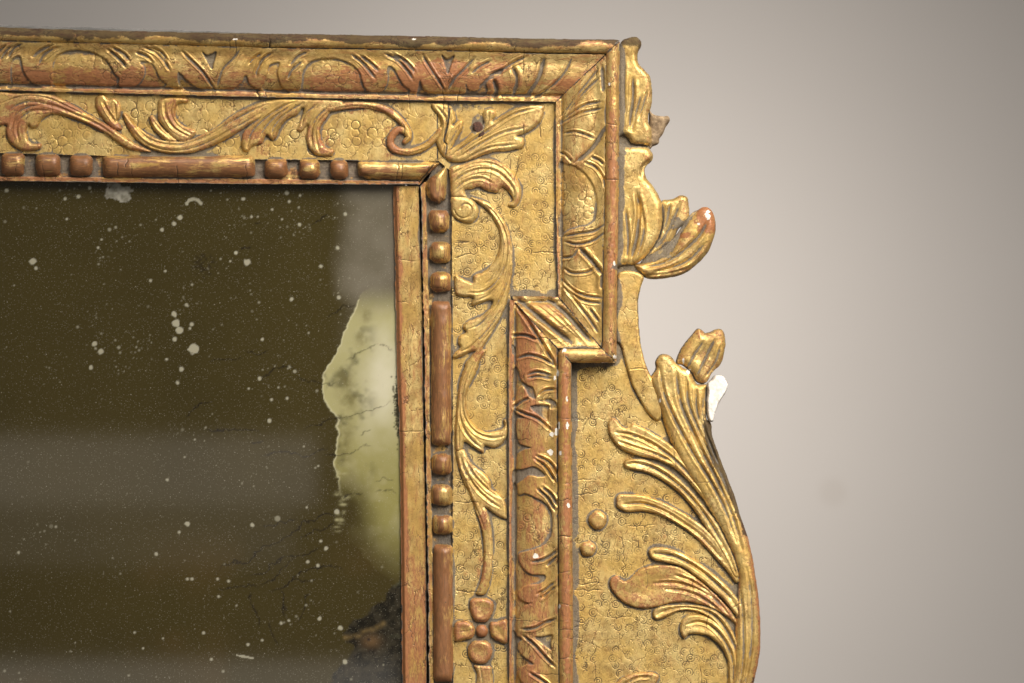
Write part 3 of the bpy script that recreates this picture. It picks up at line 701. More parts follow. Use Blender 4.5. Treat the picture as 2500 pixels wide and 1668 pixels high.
for a, b, nm, wr in [(455, 635, 'bead', .55), (720, 885, 'bead', .55), (955, 1102, 'bead', .5)]:
    x0, x1 = 500 + K1(a), 500 + K1(b); bead_part(nm, tc_, x0, x1, bead_t(x0), bead_b(x1), True, 3.2, 28, wr)
bead_part('reel', tc_, 500 + K1(1165), 1056, 390, 440, True, 9, 25, .30, cut=P('B 1165,1290 1175,1240 1230,1226 1500,1228 1700,1232 1790,1250 1760,1290 1700,1340 1660,1385 1500,1382 1250,1370 1185,1350'))
bead_part('reel', vc_, 1035, 1096, 396, 496, False, 6, 25, .30, cut=P('D 560,40 600,10 608,70 603,180 590,270 540,300 480,290 440,240 430,170 470,110'))
for y0, y1, x0, x1, og in [(350, 525, 458, 622, 400), (597, 760, 465, 630, 400), (825, 985, 470, 637, 400), (960, 1130, 478, 642, 800), (1195, 1365, 478, 645, 800), (275, 430, 484, 650, 1168)]:
    bead_part('bead', vc_, 900 + K1(x0), 900 + K1(x1), og + K1(y0), og + K1(y1), False, 3.0, 29, .34)
bead_part('reel', vc_, 900 + K1(474), 900 + K1(640), 400 + K1(1050), 800 + K1(905), False, 9, 27, .58)
bead_part('reel', vc_, 900 + K1(490), 900 + K1(653), 1168 + K1(505), 1168 + K1(1562), False, 9, 27, .64)
bead_part('bead', vc_, 1057, 1108, 1680, 1735, False, 3.6, 27, .6)

# ---- inner slip
def slip_h(X, Y, Hh, d, ex):
    u = (X - slip_l(Y)) / (slip_r(Y) - slip_l(Y))
    ex['wear'] += 0.55 * (1 - sst(u + 0.22 * fbm(X, Y, 60, 51, 3, 0.4), 0.10, 0.32)) + 0.35 * sst(Y + 120 * fbm(X, Y, 90, 52), 1150, 1500)
    ex['dust'] += 0.7 * sst(u + 0.2 * fbm(X, Y, 80, 53, 2, .4), 0.93, 1.05)
    return -14 - 10 * (1 - sst(u, 0.0, 0.16)) + 0.8 * fbm(X, Y, 50, 54, 3, 0.25)
carve('inner_slip', mirror, M_MOULD_V, [np.array([(959, 452)] + [(slip_l(y), y) for y in np.linspace(600, YB, 12)] + [(slip_r(y), y) for y in np.linspace(YB, 452.5, 14)], float)],
      -14, 0.01, 3, back=-45, smoothp=False, hfun=slip_h, wear=0.22, step=1.6, wob=1.5)

# ---- carved scrollwork on the friezes
GO = lambda s, w=2.2, dep=3.2, dirt=0.15: (P(s), w, dep, dirt)
def orn(name, parent, comps, gr=(), T=13, edge=11, wear=0.2, **kw):
    kw.setdefault('flute', 0.5); kw.setdefault('step', 1.5)
    kw.setdefault('back', -4); kw.setdefault('base', 0)
    b = kw.pop('base'); m = kw.pop('mat', M_LEAF)
    return carve(name, parent, m, comps, b, T * 0.66, edge * 0.8, grooves=[(g[0], g[1] * 0.85, g[2] * 0.72) + tuple(g[3:]) for g in gr], wear=wear, **kw)
orn('acanthus_leaf', top_frieze, [P('A -60,715 120,712 280,712 400,725 480,760 580,815 680,875 790,935 880,990 960,1050 1060,1110 1160,1165 1000,1150 900,1090 820,1030 740,990 640,940 540,905 440,880 370,885 320,920 290,970 245,985 220,960 205,1000 215,1060 240,1095 300,1098 320,1110 300,1145 200,1160 120,1130 70,1080 45,1010 50,960 0,965 -60,960')],
    [GO('A 20,900 110,820 230,780 400,810 560,870 760,960 900,1060', 3.2, 4), GO('A 90,990 120,890 200,830 330,800', 3, 4), GO('A 150,1090 130,980 170,900 260,850 400,850', 3, 4), GO('A 0,800 150,745 300,740 460,790 700,910', 2.5, 3)], wear=0.36, T=15)
scroll = orn('acanthus_scroll', top_frieze, [PW('A 955,880,16 1010,970,32 1090,1050,42 1200,1110,46 1330,1132,48 1450,1125,50 1570,1085,56 1700,1020,60 1850,920,66 2000,850,62 2150,805,48 2350,795,40 2600,800,36'),
    P('A 1220,765 1300,746 1400,748 1450,765 1430,790 1370,795 1345,840 1350,900 1400,960 1500,1010 1420,1090 1330,1060 1260,990 1215,920 1208,840'),
    P('A 1145,895 1180,888 1230,960 1300,1030 1360,1080 1290,1090 1200,1020 1155,950'),
    P('B 620,772 500,820 400,920 310,990 280,1080 290,1150 330,1165 360,1125 430,1105 450,1080 470,1040 490,1050 520,1075 550,1050 580,980 640,910 710,880 760,800 740,772'),
    P('B 780,772 900,774 1000,800 960,860 930,910 885,980 890,1060 930,1130 990,1150 970,1195 900,1200 840,1180 790,1120 775,1050 790,960 740,1010 705,1000 720,960 750,880')],
    [GO('A 985,880 1050,980 1150,1070 1300,1110 1450,1095 1620,1030 1850,890 2050,800', 3.5, 5), GO('A 1020,1010 1120,1100 1260,1150 1420,1150 1600,1090 1800,980 2000,870', 2.6, 3.5), GO('A 1260,780 1270,880 1330,980 1450,1050', 3, 4), GO('A 1330,770 1310,860 1360,960 1470,1030', 3, 4),
     GO('A 1165,905 1220,985 1310,1065', 2.5, 3), GO('B 325,1130 360,1020 450,920 600,820 700,780', 3.2, 4.5), GO('B 420,1060 470,970 560,880 680,800', 3, 4), GO('B 510,1050 540,960 640,860 760,790', 3, 4), GO('B 820,1130 820,1000 860,900 950,820', 3.2, 4.5), GO('B 875,1160 850,1040 870,950 950,850', 3, 4), GO('B 740,980 770,880 860,800', 3, 3.5)], wear=0.30, T=15)
orn('scroll_curl', top_frieze, [PW('B 950,835,30 1100,808,28 1250,806,28 1380,838,30 1480,905,28 1545,985,24 1568,1020,18'),
    PW('B 1530,1088,20 1562,1050,24 1540,1008,28 1480,998,29 1435,1042,30 1422,1102,30 1470,1152,29 1580,1162,27 1690,1122,25 1770,1050,24 1805,990,18')],
    [GO('B 1000,835 1150,815 1300,830 1420,890 1520,980', 2.4, 3.5), GO('B 1510,1060 1480,1050 1475,1090 1520,1120 1600,1120', 2.4, 4, .5), GO('B 1440,1150 1560,1175 1690,1140', 2, 2.5)], wear=0.30, T=15, edge=10)
orn('acanthus_leaf', top_frieze, [P('A 730,760 760,724 800,726 830,760 880,755 920,800 930,860 915,910 900,930 940,990 880,1000 830,960 800,920 760,870 735,820')],
    [GO('A 790,780 830,860 900,960', 3.2, 5), GO('A 880,790 885,860 890,920', 2.6, 4)], wear=0.35, T=14)
WEARSPOTS += [(140, 262, 110, 12, .4), (260, 310, 70, 10, .4), (30, 310, 22, 40, .4), (420, 270, 16, 30, .35), (610, 330, 40, 12, .35), (640, 365, 20, 14, .45), (790, 330, 12, 40, .4), (960, 345, 25, 40, .45), (900, 270, 60, 8, .35),
              (90, 195, 35, 25, .3), (210, 195, 45, 22, .3), (330, 195, 50, 25, .3), (900, 180, 60, 22, .35), (1000, 190, 40, 30, .35), (1080, 170, 55, 25, .45), (1210, 165, 40, 18, .3), (800, 222, 70, 8, .45),
              (290, 205, 60, 14, .3), (1280, 860, 25, 60, .3), (1330, 760, 40, 20, .2), (1345, 800, 25, 20, .2)]
# head of the upright frieze
orn('acanthus_leaf', right_frieze, [P('C 165,645 200,632 300,645 340,690 355,760 335,800 380,765 410,770 405,830 370,890 320,990 275,1050 235,1010 205,930 230,860 240,780 215,720 180,680')],
    [GO('C 205,660 280,760 275,900 255,1000', 3, 4), GO('C 385,790 340,880 280,990', 2.5, 4), (P('C 298,640 303,720 285,840 262,920 285,960 268,1080'), 1.6, 9, .9)], wear=0.14, T=14)
orn('acanthus_leaf', right_frieze, [P('C 290,1000 400,930 490,850 560,800 560,740 570,690 610,675 650,685 665,720 640,770 720,720 830,664 950,645 1030,652 1030,700 1000,780 930,840 850,880 830,888 870,900 880,950 850,985 750,1000 640,1010 550,1040 480,1070 380,1090 310,1080 275,1050')],
    [GO('C 320,1040 480,920 640,820 800,720 980,670', 3.2, 4.5), GO('C 380,1050 560,940 720,860 900,820', 3, 4), GO('C 420,1070 600,980 820,950', 2.6, 3.5), GO('C 610,690 600,770 560,830', 2.5, 3.5), GO('C 350,1010 520,900 650,830', 2, 3)], wear=0.16, T=15, edge=14)
orn('acanthus_leaf', right_frieze, [P('C 310,1130 400,1100 520,1060 620,1060 700,1090 780,1150 830,1220 855,1300 850,1370 810,1430 770,1430 750,1410 790,1380 770,1330 720,1280 690,1290 670,1320 600,1310 540,1280 480,1290 430,1300 430,1330 440,1355 370,1370 320,1350 310,1240')],
    [GO('C 330,1180 450,1110 580,1090 700,1130 780,1210', 3, 4), GO('C 320,1260 420,1180 560,1140 680,1170 780,1270 810,1360', 3.2, 4.5), GO('C 330,1320 420,1240 540,1210 640,1250', 3, 4), GO('C 340,1140 480,1080 600,1070', 2.2, 3)], wear=0.22, T=16, edge=14)
def disc_h(X, Y, Hh, d, ex):
    cx, cy = 900 + K1(735), 400 + K1(350); q = np.hypot(X - cx, Y - cy); a = np.arctan2(Y - cy, X - cx)
    sp = np.exp(-(((q - (9 + 2.6 * (a + math.pi) * 1.0)) / 2.2) ** 2)); Hh -= 2.6 * sp * (q < 30); return Hh
orn('scroll_curl', right_frieze, [P('D 632,255 700,245 780,265 830,310 845,370 820,430 770,460 700,440 650,400 632,350')], T=17, edge=16, wear=0.05, hfun=disc_h)
orn('acanthus_scroll', right_frieze, [P('D 655,880 670,850 740,885 795,905 805,855 880,825 950,760 990,680 1005,600 1000,520 960,430 900,350 850,310 800,275 780,258 870,275 950,320 1020,410 1075,520 1100,650 1105,780 1090,900 1070,1010 1050,1090 1000,1200 940,1300 880,1400 840,1480 800,1550 740,1580 740,1530 770,1490 810,1440 790,1440 700,1480 655,1490 645,1475 665,1440 700,1410 685,1370 695,1320 745,1290 720,1250 760,1205 860,1165 925,1110 948,1060 920,1050 850,1070 800,1090 785,1070 800,1025 740,1020 675,1005 658,960')],
    [GO('D 880,300 980,400 1040,520 1060,640 1040,780 980,900 880,980 760,990', 2.6, 4.5), GO('D 1085,640 1085,760 1060,900 980,1080 860,1220 760,1270', 2.6, 4), GO('D 1010,760 960,860 900,920', 2.4, 3.5), GO('D 1030,1100 920,1260 780,1400 700,1440', 2.6, 4), GO('D 1010,900 930,1000 830,1050', 2.2, 3), GO('D 980,1220 880,1350 800,1460', 2.4, 3)], T=15, edge=11, wear=0.14)
def bowl_h(X, Y, Hh, d, ex):
    q = poly_sdf(X, Y, smooth_closed(P('E 760,540 800,500 850,560 900,700 890,780 820,750 770,660'))); return Hh
orn('acanthus_leaf', right_frieze, [P('E 735,300 800,230 860,170 905,175 860,240 830,330 790,410 760,470 745,560 760,650 800,740 870,790 940,795 1010,780 1040,750 1030,710 1056,705 1066,760 1060,830 1020,890 960,920 890,905 885,960 850,950 790,910 735,880 720,930 690,950 664,930 660,840 664,740 675,600 690,450')],
    [GO('E 800,270 740,400 715,540 735,690 820,800 940,845 1040,830', 3, 4.5), GO('E 700,560 700,680 730,780 800,870 870,930', 3, 4), GO('E 690,740 690,840 695,930', 2, 3), GO('E 850,200 790,320 745,450', 2, 3)], T=16, edge=11, wear=0.12)
orn('acanthus_leaf', right_frieze, [P('E 668,950 730,930 760,990 800,1050 880,1110 930,1170 940,1230 980,1260 1040,1320 1055,1370 1058,1420 1058,1466 1000,1450 940,1410 890,1380 900,1440 930,1530 870,1530 820,1400 770,1270 720,1170 690,1070'),
    P('F 820,240 890,215 930,330 950,450 950,580 945,720 920,830 880,895 820,885 840,830 870,720 880,600 875,460 850,330')],
    [GO('E 700,980 740,1100 830,1240 930,1330 1010,1380', 3, 4.5), GO('E 740,1000 800,1120 900,1230 1000,1300', 2.6, 4), GO('E 720,1130 780,1290 850,1440 890,1560', 2.4, 3.5), GO('F 930,420 935,580 920,760', 2, 2.5), (P('F 870,597 955,597'), 1.2, 3, .5)], T=14, edge=10, wear=0.20)
WEARSPOTS += [(1178, 1275, 10, 22, .5), (1175, 1390, 10, 40, .5), (1163, 860, 25, 20, .3), (1200, 452, 45, 14, .3)]
fl = carve('flower', mirror, M_LEAF, [P('F 868,1165 900,1150 915,1165 900,1190 868,1200 840,1190 825,1165 840,1140')], 0, 5, 5, back=-4, wear=0.2, dust=.5)
for s in ('F 785,925 850,908 920,922 958,960 945,1040 910,1096 870,1104 815,1090 780,1020 772,960', 'F 660,1110 720,1088 780,1100 812,1140 812,1190 780,1226 700,1246 660,1238', 'F 930,1104 990,1090 1064,1086 1064,1256 1000,1252 950,1220 926,1180', 'F 790,1254 860,1234 930,1262 948,1320 930,1386 880,1424 810,1414 768,1370 758,1310'):
    carve('petal', fl, M_LEAF, [P(s)], 0, 13, 11, back=-4, wear=0.46, dish=2.5, step=1.6)
carve('flower_centre', fl, M_LEAF, [P('F 820,1165 835,1128 868,1116 902,1130 918,1165 902,1202 868,1216 835,1202')], 0, 15, 12, back=-4, wear=0.7, step=1.5)
orn('acanthus_leaf', right_frieze, [P('F 805,1432 870,1428 935,1440 945,1500 950,1650 830,1650 830,1500')], [GO('F 850,1440 870,1550 870,1640')], T=13, wear=0.3)

# ---- carved side panel with the big leaf spray
def side_h(X, Y, Hh, d, ex):
    rings(X, Y, Hh, ex, [P('I 310,430 600,430 720,700 900,1000 1300,1450 1500,1800 1560,2100 1560,2950 310,2950')], 21, (8.6, 3.7), 0.62, 0.62, 0.93, seed=14)
    n_ = vnoise(X + 8 * vnoise(X, Y, 30, seed=2), Y, 7, 46, seed=41) ; m_ = sst(fbm(X, Y, 90, 43, 3), -0.15, 0.25) * sst(Y + 0.3 * (X - 1400), 1180, 1480)
    cr_ = np.exp(-(n_ / 0.035) ** 2) * m_
    n2 = vnoise(X, Y + 8 * vnoise(X, Y, 30, seed=6), 50, 12, seed=45); cr_ = np.maximum(cr_, 0.8 * np.exp(-(n2 / 0.03) ** 2) * m_ * sst(fbm(X, Y, 60, 47, 2), 0.0, 0.3))
    ex['grime'] += 0.6 * cr_; Hh -= 0.5 * cr_
    ex['grime'] += 0.35 * np.exp(-((Y - 890) / 16) ** 2) * (X > 1398) * (1 + 2 * vnoise(X, Y, 14, seed=33)) + 0.3 * np.exp(-((X - 1399) / 5) ** 2)  # shade under the step fillet put into the colour; dark line beside the lower fillet
    return Hh
side = carve('side_panel', mirror, M_PANEL, [np.vstack([[(1396, 886), (1500, 886), (1503, 860)], P('I 660,120 780,420 900,640 980,800 1100,1000 1300,1250 1480,1450 1590,1700 1670,1950 1700,2100 1720,2300 1725,2511 1715,2661 1690,2811 1640,3050 1600,3230'), [(1399, YB)]])],
      -8, 0.01, 3, back=-50, smoothp=False, hfun=side_h, wear=0.08, rough=0.45, step=1.35, label='punched gilt ground panel')
carve('border_band', side, M_PANEL, [P('I 655,-250 690,-275 760,-277 815,-262 853,-226 828,-140 811,-40 815,110 826,240 848,370 890,490 945,600 985,690 1000,760 990,830 970,868 930,860 870,790 810,690 760,590 725,480 700,380 675,290 640,230 640,-100')],
      -8, 9, 6, back=-50, wear=0.12, step=1.8, grooves=[(P('I 735,480 820,470 880,480'), 1.2, 2, .4)])
leaf = carve('acanthus_spray', mirror, M_LEAF, [P('I 905,560 945,480 945,420 970,375 1005,357 1060,375 1100,430 1150,460 1210,500 1260,585 1335,590 1335,640 1332,740 1334,850 1368,890 1378,980 1410,1080 1450,1190 1500,1320 1550,1450 1590,1591 1640,1731 1685,1911 1705,2031 1725,2161 1740,2311 1748,2511 1740,2661 1710,2811 1670,3000 1620,3230 1450,3230 1520,2920 1540,2700 1550,2500 1560,2300 1575,2120 1560,1990 1510,1850 1450,1720 1370,1580 1290,1440 1210,1310 1130,1180 1070,1060 1020,930 980,800 945,680')],
      -8, 18, 18, back=-55, wear=0.10, step=1.6, rough=1.2, flute=0.6,
      grooves=[(P(s), w * .85, dp * .7, .2) for s, w, dp in (('I 975,470 1000,640 1060,800 1140,960 1240,1140 1360,1330 1480,1560 1560,1800', 4.5, 9), ('I 1095,470 1130,720 1210,920 1310,1130 1420,1340 1530,1600 1600,1850', 5, 9), ('I 1175,540 1195,740 1265,920 1355,1120 1460,1340 1560,1600', 4, 8),
       ('I 1250,620 1260,800 1315,960 1395,1140 1500,1400', 4, 8), ('I 1310,680 1300,850 1345,1000 1420,1200', 3.5, 7), ('I 1640,2000 1670,2200 1680,2450 1660,2700 1600,3000', 4, 5), ('I 1590,2150 1610,2400 1610,2700 1560,3000', 4, 5))])
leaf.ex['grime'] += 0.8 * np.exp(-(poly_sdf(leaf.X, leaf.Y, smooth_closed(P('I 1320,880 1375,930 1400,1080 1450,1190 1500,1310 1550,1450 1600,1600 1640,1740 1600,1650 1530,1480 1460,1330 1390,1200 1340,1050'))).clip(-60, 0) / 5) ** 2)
leaf.ex['grime'] += 0.7 * sst(fbm(leaf.X, leaf.Y, 24, 66, 3), 0.25, 0.45) * np.exp(-(leaf.d / 16) ** 2) * (leaf.X > 1700)
leaf.ex['wear'] += 0.45 * np.exp(-((leaf.d - 2) / 5) ** 2) * (leaf.Y > 1270) * (leaf.X > 1780)
for s, grs, wr, Th in (
    ('I 575,900 590,860 620,845 650,870 690,915 740,920 770,890 860,930 950,980 1040,1040 1110,1100 1200,1230 1300,1380 1400,1500 1440,1580 1300,1460 1200,1340 1100,1245 1000,1190 900,1160 800,1140 700,1100 640,1050 590,980',
      ['I 640,960 760,980 900,1040 1040,1130 1180,1260 1330,1430', 'I 660,1030 800,1080 950,1130 1080,1190'], .14, 17),
    ('I 700,1190 730,1165 830,1160 930,1190 1030,1240 1130,1320 1230,1420 1320,1530 1420,1660 1480,1780 1540,1900 1585,2060 1540,2060 1480,1940 1400,1800 1320,1680 1220,1530 1120,1420 1000,1330 880,1270 780,1250 710,1225',
      ['I 760,1190 900,1220 1040,1300 1180,1420 1320,1590 1450,1800'], .06, 18),
    ('J 640,170 660,125 740,122 850,130 960,165 1080,220 1200,290 1310,370 1400,460 1470,560 1530,650 1585,760 1560,800 1480,700 1400,610 1310,510 1210,420 1090,340 960,280 840,255 720,258 650,220',
      ['J 700,200 850,195 1000,250 1150,340 1300,450 1440,610'], .20, 15),
    ('J 890,570 910,535 990,525 1100,550 1200,600 1300,660 1400,740 1500,830 1580,930 1620,1050 1570,1060 1470,940 1360,840 1250,750 1140,680 1010,645 920,620',
      ['J 940,575 1080,595 1230,670 1380,780 1520,920'], .05, 19),
    ('J 590,800 610,760 650,745 680,775 720,785 760,760 820,700 900,670 1000,662 1120,676 1235,745 1345,838 1455,945 1550,1060 1600,1180 1540,1100 1440,1030 1330,980 1200,950 1060,956 960,985 860,1000 750,980 670,930 610,860',
      ['J 930,805 1080,800 1240,840 1380,920 1500,1040', 'J 1030,850 1180,870 1320,930 1440,1020', 'J 1090,740 1220,790 1360,880 1480,1000'], .40, 14),
    ('J 920,1030 940,1000 1000,975 1100,965 1230,968 1360,992 1450,1050 1530,1160 1590,1300 1620,1450 1620,1900 1570,1900 1570,1450 1520,1290 1430,1160 1340,1060 1240,1015 1130,1015 1050,1050 960,1085 925,1065',
      ['J 980,1030 1120,990 1260,1000 1390,1050 1490,1170 1570,1350'], .08, 17),
    ('J 1130,1140 1150,1080 1200,1045 1290,1045 1380,1080 1460,1150 1530,1260 1570,1400 1575,1900 1500,1900 1500,1480 1480,1360 1430,1280 1360,1220 1280,1195 1200,1195 1165,1230 1135,1190',
      ['J 1180,1120 1280,1100 1390,1150 1480,1260 1530,1400 1540,1600'], .08, 18),
    ('J 640,1568 700,1520 800,1490 900,1485 965,1510 950,1568 900,1640 700,1700 600,1640', ['J 700,1580 800,1530 900,1520'], .25, 15)):
    carve('frond', leaf, M_LEAF, [P(s)], -8, 0.68 * Th, 5.5, back=-12, wear=wr, dish=3.0, flute=0.5, step=1.5, grooves=[(P(q), 3.0, 4.2, .10) for q in grs], rough=1.0)
for cx, cy, rr in ((500, 320, 72), (425, 540, 60)):
    a = np.linspace(0, 2 * math.pi, 14, endpoint=False)
    rg = np.random.default_rng(int(cx)); rv = K1(rr) * (1 + rg.normal(0, .035, 14))
    carve('boss', side, M_LEAF, [np.stack([1300 + K1(cx) + rv * np.cos(a), 1168 + K1(cy) + rv * np.sin(a)], -1)], -8, 13, 12, back=-12, wear=.2, step=1.5)
carve('leaf_tip', leaf, M_LEAF, [P('I 1105,430 1120,360 1160,290 1210,230 1250,180 1275,162 1310,185 1330,198 1380,182 1435,165 1470,200 1480,280 1465,370 1440,440 1380,500 1330,578 1262,578 1212,498 1150,445')],
      -10, 18, 24, back=-45, wear=.2, dust=.28, grime=.34, dish=5, step=1.6, rough=1.2, grooves=[(P(s), 3, 4, .3) for s in ('I 1180,480 1240,360 1310,260', 'I 1250,540 1320,400 1390,250', 'I 1320,540 1400,420 1440,300')], label='broken and reglued leaf tip')
carve('gesso_chip', leaf, M_GESSO, [P('I 1338,595 1375,553 1405,524 1455,528 1493,590 1482,650 1442,715 1407,790 1384,874 1350,870 1336,800 1332,720 1340,650')], -8, 25, 5, back=-45, wear=0, step=1.6, rough=1.8, label='chipped edge showing white gesso')
CHIPS += [(1300 + K1(1195), 750 + K1(495), 7, 8), (1300 + K1(1155), 750 + K1(410), 3, 10), (1300 + K1(975), 750 + K1(720), 4, 9)]

# ---- leafy ear beside the top corner
EG = lambda s, w=4, dp=7, dirt=.3: (P(s), w, dp, dirt)
carve('ear_leaf', mirror, M_LEAF, [P('G 640,380 650,230 690,150 730,135 790,122 830,150 835,190 810,240 805,290 820,340 860,380 900,430 915,510 918,600 905,680 890,720 890,780 910,830 915,900 905,950 850,955 770,944 720,890 690,880 640,860 640,500')],
      -12, 16, 14, back=-55, wear=.10, step=1.7, rough=1.2, grooves=[EG('G 770,450 770,600 750,760 740,840', 4, 7), EG('G 830,580 790,720 760,850', 3.5, 5), EG('G 705,300 700,500 705,700', 3, 3, .1), EG('G 880,540 850,640 810,760', 3, 4, .2)])
RECS[-1].ex['grime'] += 0.9 * sst(RECS[-1].Y, 128, 100) + 0.4 * np.exp(-((RECS[-1].d - 1) / 4) ** 2)
carve('broken_stub', mirror, M_STUMP, [P('G 900,690 925,715 990,732 1040,730 1053,765 1020,820 1005,860 975,900 968,938 925,958 905,978 890,960 895,800')], -22, 12, 10, back=-48, step=1.7, rough=5, label='broken stub of bare grey wood')
carve('ear_leaf', mirror, M_LEAF, [P('H 310,-270 400,-287 540,-290 590,-260 612,-215 600,-180 565,-150 545,-105 560,-50 600,0 640,60 672,130 683,200 680,300 655,400 600,490 540,570 470,612 400,618 310,612 310,300')],
      -12, 18, 18, back=-55, wear=.08, step=1.7, rough=1.2, grooves=[EG('H 480,60 505,200 485,400 440,590', 5, 8), EG('H 400,200 420,420 410,600', 3, 4), EG('H 530,200 535,380 480,580', 3.5, 5), EG('H 590,-190 530,-130 520,-60', 3.5, 5, .1)])
carve('ear_leaf', mirror, M_LEAF, [P('H 660,160 690,120 760,112 820,82 870,95 885,140 890,250 860,300 810,340 780,400 740,460 680,500 600,550 550,590 540,560 610,480 660,390 680,290')],
      -24, 16, 14, back=-58, wear=.10, dust=.12, step=1.7, rough=1.4, grooves=[EG('H 820,140 770,260 700,400 620,510', 4, 6), EG('H 740,140 720,280 690,390', 3.5, 4)])
carve('ear_leaf', mirror, M_LEAF, [P('H 465,615 540,600 640,580 740,520 800,430 820,380 870,300 920,240 970,185 1020,172 1060,200 1085,260 1093,330 1080,400 1050,490 1000,560 930,630 840,690 740,712 640,725 570,718 510,680')],
      -20, 22, 18, back=-58, wear=.16, step=1.7, rough=1.4, grooves=[EG('H 540,640 700,600 830,520 960,400 1030,280', 4.5, 7), EG('H 600,680 760,640 900,570 1010,450', 4.5, 6), EG('H 560,700 740,680 880,640', 3, 4)], label='claw-like leaf with a rubbed red and white tip')
WEARSPOTS += [(1400 + K1(1020), 450 + K1(290), 22, 30, .6), (1400 + K1(850), 450 + K1(390), 20, 8, .5)]
CHIPS += [(1400 + K1(1025), 450 + K1(235), 8, 13), (1400 + K1(960), 450 + K1(305), 5, 4)]
DUSTSPOTS += [(1330, 340, 25, 30, .0), (1520, 355, 9, 30, .9), (1516, 395, 9, 30, .7), (1545, 357, 25, 5, .6), (1520, 652, 30, 8, .8), (1655, 545, 18, 12, .8), (1630, 600, 14, 10, .8), (1610, 625, 30, 6, .7), (1165, 310, 18, 28, .7), (1130, 265, 40, 8, .5)]
# ground strip behind the ear so that it joins the frame
carve('ear_ground', mirror, M_PANEL, [P('H 520,590 640,500 760,420 830,330 890,240 960,195 1000,250 910,400 780,520 640,590 560,620'), P('G 640,860 760,900 880,925 900,960 880,1010 760,1040 640,1060'), P('G 640,1820 740,1840 830,1885 852,1950 800,1985 640,1990'), P('G 665,380 700,300 760,300 800,500 780,700 740,900 745,980 740,1500 700,1850 690,1950 640,1950 640,400')], -18, 6, 5, back=-54, wear=.1, dust=.6, step=2.0)
# old nail hole in the corner leaf
carve('nail_hole', mirror, plain('rusty_dark_hole', c4(0.02, 0.012, 0.008), c4(0.12, 0.05, 0.03), 500, .9, .6), [P('C 485,800 515,775 550,790 570,850 575,890 545,900 510,870')], 5.5, 4, 5, back=-2, step=1.5, rough=3, label='rusty nail hole')

finish_all()

